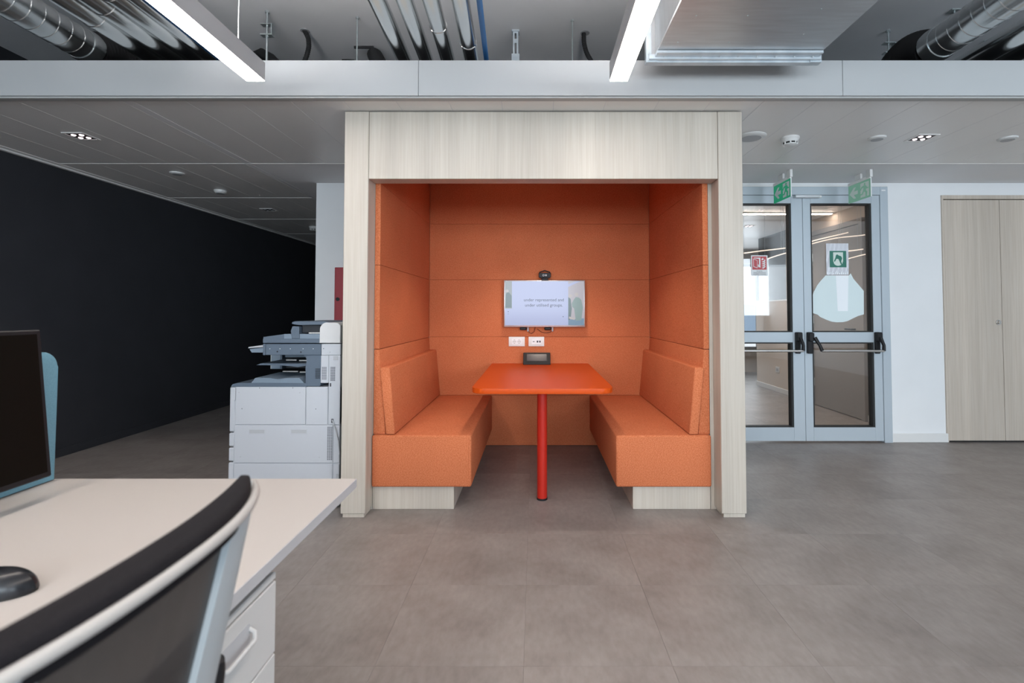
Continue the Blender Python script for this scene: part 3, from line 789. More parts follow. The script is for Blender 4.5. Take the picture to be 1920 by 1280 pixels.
tag(B().prism([(-40, -3), (70, -3), (70, 1.1), (52, 2.0), (44, 1.2), (34, 2.4), (25, 1.3), (12, 2.0), (-10, 1.0), (-40, 1.8)], 'y', 80, 95).build('hill', 'hill'), 'blue distant hills seen through the far window', 'hill')

# ================================================================== CEILING DEVICES
def downlight(x, y, label, on=True, size=.072):
    t = thing('downlight', label, 'lamp', (x, y, CEIL))
    h = size
    f = B()
    f.box(x - h, x + h, y - h, y - h + .012, CEIL - .004, CEIL); f.box(x - h, x + h, y + h - .012, y + h, CEIL - .004, CEIL)
    f.box(x - h, x - h + .012, y - h + .012, y + h - .012, CEIL - .004, CEIL); f.box(x + h - .012, x + h, y - h + .012, y + h - .012, CEIL - .004, CEIL)
    f.build('frame', 'panel', t, smooth=False)
    B().box(x - h + .012, x + h - .012, y - h + .012, y + h - .012, CEIL - .002, CEIL).build('reflector', 'gasket', t)
    for dx in (-.027, .027):
        for dy in (-.027, .027):
            B().lathe([(0, CEIL - .008), (.010, CEIL - .007), (.014, CEIL - .003), (.014, CEIL - .001)], x + dx, y + dy, 14).build('led', 'led' if on else 'grey_pl', t)
    return t
downlight(-3.105, 3.396, 'square four lamp downlight in the ceiling by the black wall, lit')
downlight(2.67, 3.427, 'square four lamp downlight in the ceiling before the glass door, lit')
downlight(-3.136, 5.875, 'square downlight far along the corridor ceiling, unlit', False)
def disc(x, y, r, label, name, cat, h=.014, m='white_pl'):
    t = thing(name, label, cat, (x, y, CEIL))
    B().lathe([(0, CEIL - h), (r * .70, CEIL - h), (r * .93, CEIL - h * .7), (r, CEIL - h * .25), (r, CEIL)], x, y, 32).build('rim', m, t)
    B().lathe([(0, CEIL - h - .002), (r * .66, CEIL - h - .0015), (r * .68, CEIL - h + .002)], x, y, 32).build('grille', 'grey_pl', t)
    return t
disc(1.482, 3.406, .100, 'round flush ceiling speaker beside the right booth post', 'ceiling_speaker', 'speaker')
disc(2.361, 3.427, .056, 'small white ceiling disc between smoke detector and lit downlight', 'ceiling_sensor', 'sensor')
disc(3.273, 3.438, .058, 'small white ceiling disc at the far right of the ceiling', 'ceiling_sensor', 'sensor')
disc(-3.098, 4.307, .056, 'white ceiling disc nearest to the camera over the corridor', 'ceiling_sensor', 'sensor')
disc(-3.120, 4.938, .056, 'white ceiling disc further along the corridor ceiling', 'ceiling_sensor', 'sensor', h=.03)
def smoke(x, y, label):
    t = thing('smoke_detector', label, 'smoke detector', (x, y, CEIL))
    B().lathe([(.060, CEIL), (.060, CEIL - .012), (.056, CEIL - .016), (.050, CEIL - .034), (.046, CEIL - .036)], x, y, 28).build('base', 'white_pl', t)
    B().lathe([(.044, CEIL - .034), (.044, CEIL - .050)], x, y, 28).build('vent_slot', 'gasket', t)
    B().lathe([(.046, CEIL - .047), (.045, CEIL - .052), (.030, CEIL - .058), (0, CEIL - .060)], x, y, 28).build('cap', 'white_pl', t)
    rb = B()
    for k in range(8):
        a = 2 * math.pi * (k + .5) / 8
        rb.tube([(x + .045 * math.cos(a), y + .045 * math.sin(a), CEIL - .034), (x + .045 * math.cos(a), y + .045 * math.sin(a), CEIL - .050)], .005, 6)
    rb.build('rib', 'white_pl', t)
smoke(1.76, 3.427, 'white smoke detector on the ceiling right of the booth')
smoke(-3.133, 7.065, 'white smoke detector at the far end of the corridor ceiling')
for (bx, by) in added_downlights: downlight(bx, by, ('square downlight beyond the glass door, nearer one', 'square downlight beyond the glass door, farther one')[by > 6])  # added fixtures to carry the extra spots
# real light from lit downlights
spot('downlight_glow', (-3.105, 3.396, CEIL - .03), 14, WARM, 80)
spot('downlight_glow', (2.75, 3.427, CEIL - .03), 26, WARM, 80)
spot('downlight_glow', (.05, 3.60, CEIL - .03), 26, WARM, 104, .5)
dlb = downlight(.05, 3.60, 'square downlight above the booth table, hidden by the header')

# ================================================================== LINEAR PENDANT LAMPS
def pendant(xc, label, wires):
    t = thing('linear_pendant_lamp', label, 'lamp', (xc, 2.5, 2.36))
    ya, yb = -2.6, 2.50
    B().box(xc - .046, xc + .046, ya, yb, 2.366, 2.458, .0015).build('housing', 'lampbody', t)
    B().box(xc - .044, xc + .044, ya + .002, yb - .002, 2.362, 2.367).build('diffuser', 'lampglow', t)
    B().box(xc - .036, xc + .036, ya + .05, yb - .05, 2.4575, 2.459).build('uplight', 'lampup', t)  # added on the housing top to lift the slab brightness
    for (x, y) in wires:
        B().tube([(x, y, 2.458), (x, y, SLAB)], .0012, 5).build('suspension_wire', 'zinc', t)
    return t
pl1 = pendant(-1.410, 'linear pendant lamp on the left, ending before the fascia', [(-1.41, 1.85), (-1.41, -.6), (-1.41, -2.3)])
pl2 = pendant(.423, 'linear pendant lamp on the right, beside the flat duct', [(.423, 1.85), (.423, -.6), (.423, -2.3)])
B().tube([(-1.40, 2.33, 2.455), (-1.405, 2.335, 2.58), (-1.40, 2.33, 2.72), (-1.41, 2.33, 2.88), (-1.40, 2.33, SLAB)], .0024, 6).build('power_cord', 'white_pl', pl1)

# ================================================================== PLENUM: ducts, pipes, rods
rd = thing('rectangular_duct', 'wide flat galvanised air duct with a flanged end', 'duct', (1.03, 2.6, 2.5))
B().box(.618, 1.462, -2.5, 2.54, 2.520, 2.93, .004).build('duct_body', 'galv', rd)
fg = B(); fx0, fx1 = .574, 1.478
fg.box(fx0, fx1, 2.55, 2.585, 2.484, 2.512, .002); fg.box(fx0 + .01, fx1 - .01, 2.530, 2.55, 2.492, 2.519, .002); fg.box(fx0 + .04, fx1 - .02, 2.490, 2.530, 2.503, 2.519, .003)
fg.box(fx0, fx0 + .030, 2.55, 2.585, 2.512, 2.96, .002); fg.box(fx1 - .030, fx1, 2.55, 2.585, 2.512, 2.96, .002)
fg.box(fx0, fx1, 2.55, 2.585, 2.935, 2.96, .002)
fg.build('flange', 'galv_edge', rd)
B().box(.60, 1.45, 2.54, 2.56, 2.512, 2.935).build('end_plate', 'galv', rd)
for xx in (fx0, fx1 - .06):
    cp = B().box(xx, xx + .06, 2.546, 2.551, 2.484, 2.540, .001).build('corner_plate', 'galv_edge', rd)
    for (dx, dz) in ((.012, .012), (.045, .014), (.014, .042), (.04, .04)):
        B().tube([(xx + dx, 2.546, 2.484 + dz), (xx + dx, 2.541, 2.484 + dz)], .0055, 8).build('bolt', 'zinc', cp)
for k in range(9):
    B().tube([(.66 + k * .095, 2.538, 2.510), (.66 + k * .095, 2.520, 2.5005)], .003, 6).build('rivet', 'zinc', rd)
for (x, y) in ((.72, 2.2), (.95, 2.2), (1.25, 2.15), (.70, 2.42), (.95, 2.42), (1.28, 2.35)):
    B().tube([(x, y, 2.520), (x, y, 2.517)], .004, 8).build('rivet', 'zinc', rd)

def spiral(p0, p1, r, label, pitch=.075):
    t = thing('spiral_duct', label, 'duct', tuple(p1))
    p0, p1 = Vector(p0), Vector(p1); d = p1 - p0; L_ = d.length; d.normalize()
    pts, rs = [], []
    s_ = 0
    while s_ < L_:
        for ds, dr in ((0, 0), (.006, .0), (.009, .0022), (.012, .0022), (.015, 0)):
            if s_ + ds < L_: pts.append(p0 + d * (s_ + ds)); rs.append(r + dr)
        s_ += pitch
    pts.append(p1); rs.append(r)
    B().tube(pts, rs, 36).build('duct_body', 'spiral', t)
    B().tube([p1 - d * .02, p1 - d * .01, p1 + d * .05, p1 + d * .055], [r + .004, r + .008, r + .008, r + .002], 36).build('collar', 'spiral', t)
    q = p1 + d * .05
    fp, fr_ = [], []
    for k in range(34):
        u = k / 33
        fp.append(q + d * (.34 * u) + Vector((.02 * u, 0, .075 * math.sin(math.pi * u * .8)))); fr_.append(r * (1.0 if k % 2 else 1.10))
    B().tube(fp, fr_, 28).build('flexible_hose', 'rubber', t)
    return t
spiral((-2.60, -1.0, 2.735), (-2.60, 2.84, 2.735), .086, 'round spiral duct in the upper left corner')
spiral((2.33, -1.0, 2.745), (2.33, 2.84, 2.745), .090, 'round spiral duct in the upper right corner')
jc = B()
def pipe(p0, p1, r, label, joints=(), m='foil', name='clad_pipe', group=None):
    t = thing(name, label, 'pipe', tuple(p1), group)
    B().tube([p0, p1], r, 28).build('pipe_body', m, t)
    p0, p1 = Vector(p0), Vector(p1); d = (p1 - p0).normalized()
    for y in joints:
        f = (y - p0.y) / (p1.y - p0.y); q = p0.lerp(p1, f)
        B().tube([q - d * .008, q - d * .005, q + d * .005, q + d * .008], [r + .0005, r + .0035, r + .0035, r + .0005], 28).build('joint_band', 'foil', t)
    return t
ord_ = ('first', 'second', 'third', 'fourth')
for k, (xa, xb, rr, jy) in enumerate(((-.748, -.766, .043, ()), (-.618, -.636, .041, (2.24,)), (-.492, -.510, .042, (2.56,)), (-.352, -.370, .043, (2.72,)))):
    g_ = (xb - xa) / .538
    pipe((xa - g_ * 3.277, -1, 2.64 + rr), (xb + g_ * 1.685, 4.5, 2.64 + rr), rr, f'polished clad pipe over the booth, {ord_[k]} from the left of four', jy, group='polished pipes over the booth')
for k, (x, rr, jy) in enumerate(((-2.230, .064, (2.50,)), (-2.094, .062, (2.40,)), (-1.969, .060, (2.29,)), (-1.866, .035, ()))):
    pipe((x, -1, 2.64 + rr), (x - .01, 4.5, 2.64 + rr), rr, f'polished clad pipe beside the left spiral duct, {ord_[k]} from the duct', jy, group='polished pipes by the left duct')
for k, (x, rr) in enumerate(((2.62, .062), (2.78, .062))):
    pipe((x, -1, 2.64 + rr), (x, 4.5, 2.64 + rr), rr, ('polished clad pipe next to the right spiral duct', 'polished clad pipe at the far right edge')[k], (3.3,), group='polished pipes by the right duct')
pipe((-.139, -1, 2.655), (-.341, 4.5, 2.655), .014, 'thin blue pipe beside the polished pipes over the booth', m='blue_pipe', name='blue_pipe')
pipe((-1.802, -1, 2.657), (-1.802, 4.5, 2.657), .016, 'thin blue pipe along the left pendant lamp', m='blue_pipe', name='blue_pipe')
def rod(x, y, z0, label, r=.0045):
    t = thing('threaded_rod', label, 'rod', (x, y, SLAB))
    B().tube([(x, y, SLAB), (x, y, z0)], r, 8).build('shaft', 'zinc', t)
    B().tube([(x, y, SLAB - .012), (x, y, SLAB)], .010, 6).build('nut', 'zinc', t)
    return t
rod(-1.177, 3.265, 2.45, 'thin hanging rod left of the booth pipes')
rod(.25, 3.296, 2.45, 'thin hanging rod left of the right pendant lamp')
rod(-2.95, 3.553, 2.45, 'thin hanging rod under the left polished pipes')
rod(3.241, 3.553, 2.45, 'thin hanging rod below the right spiral duct')
def clamp(x, y, label):
    t = thing('pipe_hanger', label, 'hanger', (x, y, SLAB))
    B().tube([(x, y, SLAB), (x, y, 2.45)], .007, 8).build('rod', 'zinc', t)
    B().tube([(x, y, SLAB - .014), (x, y, SLAB)], .014, 6).build('nut', 'zinc', t)
    B().box(x - .035, x + .04, y - .02, y + .02, 2.985, 2.993).build('plate', 'zinc', t)
    B().box(x - .035, x + .04, y - .02, y + .02, 3.055, 3.060).build('plate', 'zinc', t)
    B().box(x + .034, x + .040, y - .02, y + .02, 2.993, 3.055).build('side_strap', 'zinc', t)
    B().tube([(x, y, 2.978), (x, y, 3.0)], .012, 6).build('nut', 'zinc', t)
    return t
clamp(-1.738, 3.20, 'zinc rod hanger with clamp behind the left pendant lamp')
clamp(2.451, 3.423, 'zinc rod hanger with clamp left of the right spiral duct')
an = thing('ceiling_anchor', 'small anchor plate with bolt above the right spiral duct', 'anchor', (2.719, 3.195, SLAB))
B().box(2.685, 2.755, 3.17, 3.22, SLAB - .006, SLAB, .001).build('plate', 'zinc', an)
B().tube([(2.719, 3.195, SLAB - .006), (2.719, 3.195, 3.052)], .007, 8).build('bolt', 'zinc', an)
ch = thing('slotted_channel', 'slotted steel hanger channel beside the blue pipe', 'bracket', (-.134, 3.43, SLAB))
cb_ = B()
for (a, b2) in ((-.152, -.141), (-.127, -.116)): cb_.box(a, b2, 3.42, 3.428, 2.70, SLAB)
for (a, b2) in ((2.70, 2.86), (2.93, 2.96), (3.06, 3.09), (3.13, SLAB)): cb_.box(-.141, -.127, 3.42, 3.428, a, b2)
cb_.box(-.152, -.148, 3.428, 3.455, 2.70, SLAB); cb_.box(-.120, -.116, 3.428, 3.455, 2.70, SLAB)
cb_.build('channel', 'galv_edge', ch)
B().box(-.160, -.108, 3.41, 3.47, SLAB - .012, SLAB, .002).build('head_plate', 'galv_edge', ch)
B().box(-.162, -.106, 3.415, 3.43, 2.70, 2.985, .002).build('clip', 'galv_edge', ch)
def conduit(pts, label, x):
    t = thing('corrugated_conduit', label, 'conduit', tuple(pts[0]))
    P = [Vector(p) for p in pts]; out = []; 
    for i in range(len(P) - 1):
        for s_ in range(10): out.append(P[i].lerp(P[i + 1], s_ / 10))
    for _ in range(6): out = [out[0]] + [(a + b2 + c2) / 3 for a, b2, c2 in zip(out, out[1:], out[2:])] + [out[-1]]
    B().tube(out, [.017 if k % 2 else .0145 for k in range(len(out))], 10).build('conduit', 'rubber', t)
    B().tube([(P[0].x + .008, P[0].y, SLAB - .002), (P[0].x + .008, P[0].y, SLAB)], .032, 20).build('hole_ring', 'grey_pl', t)
conduit([(-1.606, 3.43, SLAB + .01), (-1.575, 3.43, 3.10), (-1.57, 3.43, 3.04), (-1.585, 3.43, 2.97), (-1.64, 3.43, 2.85)], 'black corrugated conduit from the slab, left of the booth pipes', 0)
conduit([(.343, 3.456, SLAB + .01), (.343, 3.456, 3.08), (.36, 3.456, 3.01), (.40, 3.456, 2.94), (.46, 3.456, 2.84)], 'black corrugated conduit from the slab, left of the right pendant lamp', 0)
el = thing('insulated_elbow_pipe', 'black insulated pipe elbow left of the booth pipes', 'pipe', (-1.15, 3.55, 2.8))
B().tube([(-1.185, 3.80, 3.10), (-1.18, 3.66, 3.095), (-1.165, 3.58, 3.06), (-1.13, 3.56, 2.98), (-1.10, 3.56, 2.80)], .050, 16).build('insulation', 'rubber', el)
B().tube([(-1.31, 3.58, 3.115), (-1.17, 3.58, 3.115)], .010, 8).build('valve_lever', 'black', el)
B().tube([(-1.46, 3.52, 2.966), (-1.30, 3.52, 2.966)], .008, 8).build('valve_lever', 'black', el)
B().tube([(-1.37, 3.52, 2.97), (-1.30, 3.53, 2.975), (-1.27, 3.53, 2.92)], .026, 12).build('valve_body', 'rubber', el)
cbn = thing('black_hose_bundle', 'coiled black hose behind the left pendant lamp end', 'hose', (-1.95, 3.55, 2.9))
for k in range(3):
    B().tube([(-2.06 + .01 * k, 3.62 + .05 * k, 3.06 - .02 * k), (-1.99, 3.60 + .05 * k, 3.08 - .02 * k), (-1.90, 3.56 + .05 * k, 3.02 - .02 * k), (-1.80, 3.54 + .05 * k, 2.92), (-1.70, 3.5 + .05 * k, 2.80)], .036, 12).build('hose', 'rubber', cbn)

# ================================================================== PRINTER
pr = thing('office_printer', 'tall grey and slate office copier seen from its side', 'printer', (-1.55, 3.4, 0))
K = .00328
def px(a): return -1.879 + (a - 430) * K
def pz(a): return 1.2 - (a - 584) * K
PY0, PY1 = 3.10, 3.70
def pbox(a0, a1, b0, b1, y0, y1, name, m, par=pr, bev=.003):
    return B().box(px(a0), px(a1), y0, y1, pz(b1), pz(b0), bev).build(name, m, par)
pbox(437, 637, 725, 947, PY0 + .008, PY1, 'body', 'printer_white')
pbox(441.5, 572.6, 725, 795.4, PY0, PY0 + .012, 'side_cover', 'printer_white')
pbox(573.4, 614.6, 725, 795.8, PY0, PY0 + .012, 'side_cover', 'printer_white')
pbox(615.4, 637, 666, 795.8, PY0 + .001, PY1, 'rear_cover', 'printer_white')
lc = pbox(440.4, 624.6, 796.4, 866.6, PY0, PY0 + .012, 'lower_cover', 'printer_white')
pbox(440.0, 624.6, 867.8, 946, PY0 + .001, PY0 + .012, 'lower_cover', 'printer_white')
pbox(625.4, 637, 796.4, 866.6, PY0 + .002, PY0 + .012, 'rear_strip', 'printer_white')
pbox(625.4, 637, 868.4, 946, PY0 + .002, PY0 + .012, 'rear_strip', 'printer_white')
for (a0, a1) in ((467.5, 498), (546, 576.5)):
    pbox(a0, a1, 803.5, 813.5, PY0 - .0012, PY0 + .002, 'grip', 'printer_white', lc, .001)
    pbox(a0 + 1.2, a1 - 1, 804.5, 811.5, PY0 - .0018, PY0, 'grip_recess', 'grey_pl', lc, .0004)
vb = B()
for r_ in range(24):
    for q_ in range(3):
        a = 614.6 + q_ * 3.4; b2 = 799.5 + r_ * 2.6
        vb.box(px(a), px(a + 2.5), PY0 - .0008, PY0 + .001, pz(b2 + 1.3), pz(b2))
o = vb.build('vent_slots', 'print_dark', lc, smooth=False); o['kind'] = 'stuff'
# front doors and drawers seen edge-on
for (b0, b1, a0) in ((725.5, 809, 430), (811, 836, 429.6), (838.5, 863.5, 429.4), (866, 946, 429.2)):
    dd = pbox(a0, 440.4, b0, b1, PY0 + .002, PY1 - .002, 'front_drawer', 'printer_white', pr, .006)
pbox(434, 441, 728, 750, PY0 - .001, PY0 + .004, 'door_catch', 'printer_white', pr, .001)
# slate tray level
B().prism([(px(432), pz(725)), (px(435), pz(720)), (px(444), pz(717.5)), (px(575), pz(718)), (px(575), pz(725))], 'y', PY0, PY1, .002).build('tray_deck', 'printer_dark', pr)
B().prism([(px(467), pz(720.5)), (px(477), pz(708.5)), (px(506), pz(708.5)), (px(512), pz(710.5)), (px(520), pz(711.5)), (px(529), pz(710.3)), (px(534), pz(708.5)), (px(560), pz(708.5)), (px(571), pz(720.5))], 'y', PY0 + .004, PY0 + .30, .002).build('output_tray', 'printer_mid', pr)
# slate column with rounded opening and scanner body
B().prism([(px(600.4), pz(665.6)), (px(600.4), pz(722)), (px(598.5), pz(724.2)), (px(573), pz(724.2)), (px(572), pz(720)), (px(571.3), pz(686)), (px(573.8), pz(684)), (px(574), pz(673)), (px(572.5), pz(669)), (px(568), pz(666.4)), (px(566), pz(665.6))], 'y', PY0 + .002, PY0 + .10, .002).build('side_column', 'printer_dark', pr)
pbox(600.4, 615.2, 666, 718, PY0, PY1, 'column_cover', 'printer_white')
pbox(571, 600, 666, 724, PY0 + .10, PY1, 'inner_block', 'printer_black')
sb_ = pbox(496, 600.6, 644.8, 665.6, PY0, PY1, 'scanner_body', 'printer_dark')
pbox(491, 495.6, 644.2, 666, PY0, PY1, 'scanner_front', 'printer_dark')
for a in (504.5, 523.5, 543, 567, 586):
    B().tube([(px(a), PY0 + .001, pz(653.8)), (px(a), PY0 - .001, pz(653.8))], .0024, 8).build('screw_dot', 'white_pl', sb_)
for a, b2 in ((518.7, 659), (563, 660)):
    B().tube([(px(a), PY0 + .001, pz(b2)), (px(a), PY0 - .0008, pz(b2))], .005, 12).build('screw_cap', 'printer_black', sb_)
pbox(601, 637, 644.6, 665.8, PY0 + .001, PY1, 'scanner_rear', 'printer_white')
lid = B().prism([(px(491), pz(643)), (px(491), pz(631.5)), (px(496.5), pz(631)), (px(530), pz(626.4)), (px(597.8), pz(626.4)), (px(597.8), pz(643))], 'y', PY0 + .004, PY1 - .004, .002).build('scanner_lid', 'printer_dark', pr)
pbox(491, 597.8, 635.2, 642.8, PY0, PY0 + .01, 'lid_edge', 'printer_dark', lid, .001)
pbox(530.5, 545, 626, 635, PY0 + .001, PY0 + .01, 'lid_step', 'printer_mid', lid, .001)
pbox(560, 597.6, 626, 635, PY0 + .001, PY0 + .01, 'lid_step', 'printer_mid', lid, .001)
pbox(509.6, 524.6, 636, 639.6, PY0 - .001, PY0 + .002, 'lid_grip', 'printer_dark', lid, .0006)
# document feeder
pil = B().prism([(px(545.5), pz(634.6)), (px(543.2), pz(620)), (px(545.5), pz(615)), (px(546.5), pz(611.5)), (px(560), pz(611.8)), (px(559), pz(616)), (px(558.6), pz(624)), (px(560.5), pz(630)), (px(560), pz(634.6))], 'y', PY0 - .002, PY0 + .06, .002).build('feeder_post', 'printer_dark', pr)
B().prism([(px(545), pz(607)), (px(546), pz(603.4)), (px(552), pz(602)), (px(606), pz(602.2)), (px(617), pz(604.2)), (px(605), pz(608.6)), (px(560), pz(609.6)), (px(550), pz(608))], 'y', PY0 - .002, PY1 - .15, .002).build('feeder_tray', 'printer_dark', pr)
pbox(560, 600, 609, 624, PY0 + .03, PY1 - .1, 'feeder_inner', 'printer_black')
pbox(575, 598, 623.4, 625.6, PY0 + .01, PY1 - .1, 'feeder_rail', 'white_pl')
adf = [(px(597.6), pz(643))]
for k in range(9):
    a = math.radians(180 - 90 * k / 8); adf.append((px(609.5) + 10.8 * K * math.cos(a), pz(618) + 13.6 * K * math.sin(a)))
adf += [(px(626), pz(604.4)), (px(632), pz(605.5)), (px(637), pz(610)), (px(637), pz(643))]
fe = B().prism(adf, 'y', PY0 - .004, PY1 - .12, .003).build('feeder_cover', 'feeder_white', pr)
# operation panel
B().prism([(px(460), pz(653.4)), (px(461), pz(650.8)), (px(491), pz(646.6)), (px(491), pz(651))], 'y', PY0 + .02, PY1 - .05, .001).build('control_panel', 'grey_pl', pr)
B().prism([(px(461.5), pz(655)), (px(491), pz(651.6)), (px(491), pz(661.5)), (px(466), pz(661.5))], 'y', PY0 + .025, PY1 - .05, .001).build('panel_base', 'printer_mid', pr)
# far column, inner parts and middle tray
def fbox(a0, a1, z0, z1, y0, y1, name, m, bev=.002):      # parts on the printer's far side
    return B().box(a0, a1, y0, y1, z0, z1, bev).build(name, m, pr)
fbox(-1.868, -1.800, .795, .932, PY1 - .14, PY1, 'far_column', 'printer_mid')
fbox(-1.876, -1.868, .795, .932, PY1 - .13, PY1 - .05, 'far_strip', 'white_pl', .001)
fbox(-1.800, -1.784, .795, .932, PY1 - .15, PY1, 'far_column_edge', 'printer_dark')
fbox(-1.784, -1.40, .795, .935, PY1 - .10, PY1 - .02, 'inner_wall', 'printer_black')
fbox(-1.62, -1.42, .905, .932, PY0 + .16, PY1 - .15, 'inner_hood', 'printer_mid')
for a0, a1, z in ((-1.60, -1.53, .885), (-1.515, -1.46, .882), (-1.62, -1.52, .812), (-1.51, -1.46, .808)):
    fbox(a0, a1, z, z + .009, PY0 + .13, PY0 + .15, 'paper_roller', 'steel', .001)
B().prism([(px(470.5), pz(686)), (px(480), pz(682.6)), (px(573), pz(683)), (px(573), pz(686.2)), (px(550), pz(690)), (px(538), pz(688.2)), (px(520), pz(686.6))], 'y', PY0 + .05, PY1 - .16, .001).build('middle_tray', 'printer_dark', pr)
# vents on the columns
for a0, cols, r0, n, m in ((590.5, 2, 691, 8, 'printer_black'), (603, 3, 688, 10, 'print_dark'), (619, 3, 688, 11, 'print_dark')):
    v = B()
    for r_ in range(n):
        for q_ in range(cols + (1 if a0 < 600 else 0)):
            a = a0 + q_ * 3.1; b2 = r0 + r_ * 2.45
            v.box(px(a), px(a + 2.5), PY0 - .0012, PY0 + .003, pz(b2 + 1.05), pz(b2))
    o = v.build('vent_slots', m, pr, smooth=False); o['kind'] = 'stuff'
pbox(624, 633, 667.5, 675, PY0 - .001, PY0 + .003, 'latch', 'grey_pl', pr, .001)
pbox(618, 620.5, 718, 724.5, PY0 - .001, PY0 + .003, 'hinge_slot', 'print_dark', pr, .0005)
for a, b2, m in ((447.8, 735.4, 'grey_pl'), (562, 735.8, 'grey_pl'), (454, 765.6, 'print_dark'), (592.4, 766.2, 'print_dark'), (486.5, 727, 'print_dark'), (548.8, 727, 'print_dark'), (452.8, 854.8, 'grey_pl'), (600, 856, 'grey_pl'), (617.5, 660, 'grey_pl'), (605.5, 653.5, 'print_dark')):
    B().tube([(px(a), PY0 + .001, pz(b2)), (px(a), PY0 - .0012, pz(b2))], .0038 if m == 'grey_pl' else .0026, 10).build('screw_dot', m, pr)
pbox(621.6, 625.4, 784.5, 792, PY0 - .002, PY0 + .002, 'cable_port', 'print_dark', pr, .001)
B().tube([(px(623.6), PY0 - .004, pz(786)), (px(626), PY0 - .008, pz(790)), (px(632), PY0 - .008, pz(808)), (px(636), PY0 - .006, pz(826)), (px(637.5), PY0, pz(850))], .0035, 8).build('power_cable', 'grey_pl', pr)
pbox(632, 637, 887, 895, PY0 - .001, PY0 + .004, 'label_plate', 'grey_pl', pr, .001)

# ================================================================== DESK GROUP
DZ = .72
dk = thing('desk', 'white desk top in the left foreground with a squared corner', 'desk', (-.95, .6, 0))
top = B().box(-1.392, -.514, -.15, 1.457, DZ - .0245, DZ, .0008).build('desktop', 'desk', dk)
eb = B(); eb.box(-.5142, -.5125, -.15, 1.457, DZ - .024, DZ - .0006); eb.box(-1.392, -.514, 1.457, 1.4585, DZ - .024, DZ - .0006)
eb.build('edge_band', 'desk_edge', dk, smooth=False)
for yy in (.02, 1.34):
    B().box(-1.30, -1.22, yy - .03, yy + .03, .02, DZ - .0245, .004).build('leg', 'ped', dk)
    B().box(-1.36, -.80, yy - .025, yy + .025, 0, .02, .004).build('foot', 'ped', dk)
B().box(-1.29, -1.23, .05, 1.31, DZ - .075, DZ - .0245, .003).build('beam', 'ped', dk)

pd = thing('drawer_pedestal', 'white drawer cabinet under the desk edge', 'drawers', (-.79, .89, 0))
YA_, YB_ = .735, 1.045
B().box(-1.08, -.548, YA_, YB_, .045, .668, .003).build('carcass', 'ped', pd)
B().box(-.548, -.531, YA_, YB_, .654, .668, .002).build('top_rail', 'ped', pd)
for z0, z1 in ((.508, .651), (.328, .505), (.060, .325)):
    dw = B().box(-.548, -.530, YA_ + .001, YB_ - .001, z0, z1, .002).build('drawer', 'ped', pd)
    zc = z1 - .052
    ha, hb = .845, .950
    B().prism([(ha, zc - .016), (ha + .008, zc - .024), (hb - .008, zc - .024), (hb, zc - .016), (hb, zc + .020), (hb - .004, zc + .024), (ha + .004, zc + .024), (ha, zc + .020)], 'x', -.531, -.5295).build('handle_recess', 'desk_edge', dw)
    B().tube([(-.531, hb, zc + .012), (-.519, hb - .003, zc + .008), (-.514, hb - .012, zc - .002), (-.514, ha + .012, zc - .002), (-.519, ha + .003, zc + .002), (-.531, ha, zc + .006)], .0042, 10).build('handle', 'ped', dw)
for x in (-1.03, -.60):
    for y in (YA_ + .04, YB_ - .04):
        B().tube([(x, y - .012, .0225), (x, y + .012, .0225)], .0225, 16).build('caster', 'black', pd)
        B().box(x - .012, x + .012, y - .014, y + .014, .03, .047).build('caster_fork', 'black', pd)

# screen divider
dv = thing('desk_divider', 'blue felt divider screen standing along the desk', 'divider', (-1.38, .65, DZ))
dvp = rounded(-.12, 1.445, DZ + .002, 1.087, .045, 6, (0, 0, 1, 1))
B().prism(dvp, 'x', -1.391, -1.369, .004, 2).build('panel', 'screenblue', dv)

# monitor
mo = thing('computer_monitor', 'black computer monitor standing before the blue divider', 'monitor', (-1.27, 1.0, DZ))
xb, xt, zb, zt, ya, yb = -1.250, -1.291, .776, 1.153, .69, 1.312
def scr(y0, y1, f0, f1, l0, l1):
    nrm = Vector((zt - zb, 0, xb - xt)).normalized()
    def P(y, f, l): 
        v = Vector((xb + (xt - xb) * f, y, zb + (zt - zb) * f)) + nrm * l
        return tuple(v)
    return [P(y0, f0, l0), P(y1, f0, l0), P(y1, f1, l0), P(y0, f1, l0), P(y0, f0, l1), P(y1, f0, l1), P(y1, f1, l1), P(y0, f1, l1)]
B().hexa(scr(ya, yb, 0, 1, -.028, 0), .003).build('housing', 'black', mo)
B().hexa(scr(ya + .012, yb - .012, .035, .97, -.004, .0006)).build('screen', 'monitor', mo, smooth=False)
B().box(-1.335, -1.305, .93, 1.01, DZ + .010, .98, .004).build('stand_neck', 'black', mo)
B().box(-1.36, -1.25, .86, 1.08, DZ, DZ + .010, .003).build('stand_base', 'black', mo)

# mouse
ms = thing('computer_mouse', 'black glossy computer mouse lying on the white desk', 'mouse', (-.925, .862, DZ))
def mfn(u, v):
    # u: around, v: bottom->top
    a = 2 * math.pi * u; ph = v * math.pi / 2
    rx, ry, h = .056, .033, .036
    r = math.cos(ph) ** .55
    xo = math.cos(a) * rx * r; yo = math.sin(a) * ry * r * (1 - .12 * math.cos(a) ** 2)
    return (-.912 + xo, .868 + yo + xo * .12, DZ + .004 + h * math.sin(ph) * (1 - .18 * (xo / rx)))
M['mouse'] = mat('mouse_plastic', c(.012, .013, .016), 0.25, spec=.35)
B().grid(mfn, 28, 10).build('shell', 'mouse', ms)
B().prism([(-.912 + .054 * math.cos(a), .868 + .032 * math.sin(a) + .0065 * math.cos(a)) for a in [2 * math.pi * k / 24 for k in range(24)]], 'z', DZ, DZ + .0045).build('base', 'gasket', ms)
B().tube([(-.954, .864, DZ + .033), (-.937, .865, DZ + .0405)], .0045, 10).build('scroll_wheel', 'black', ms)

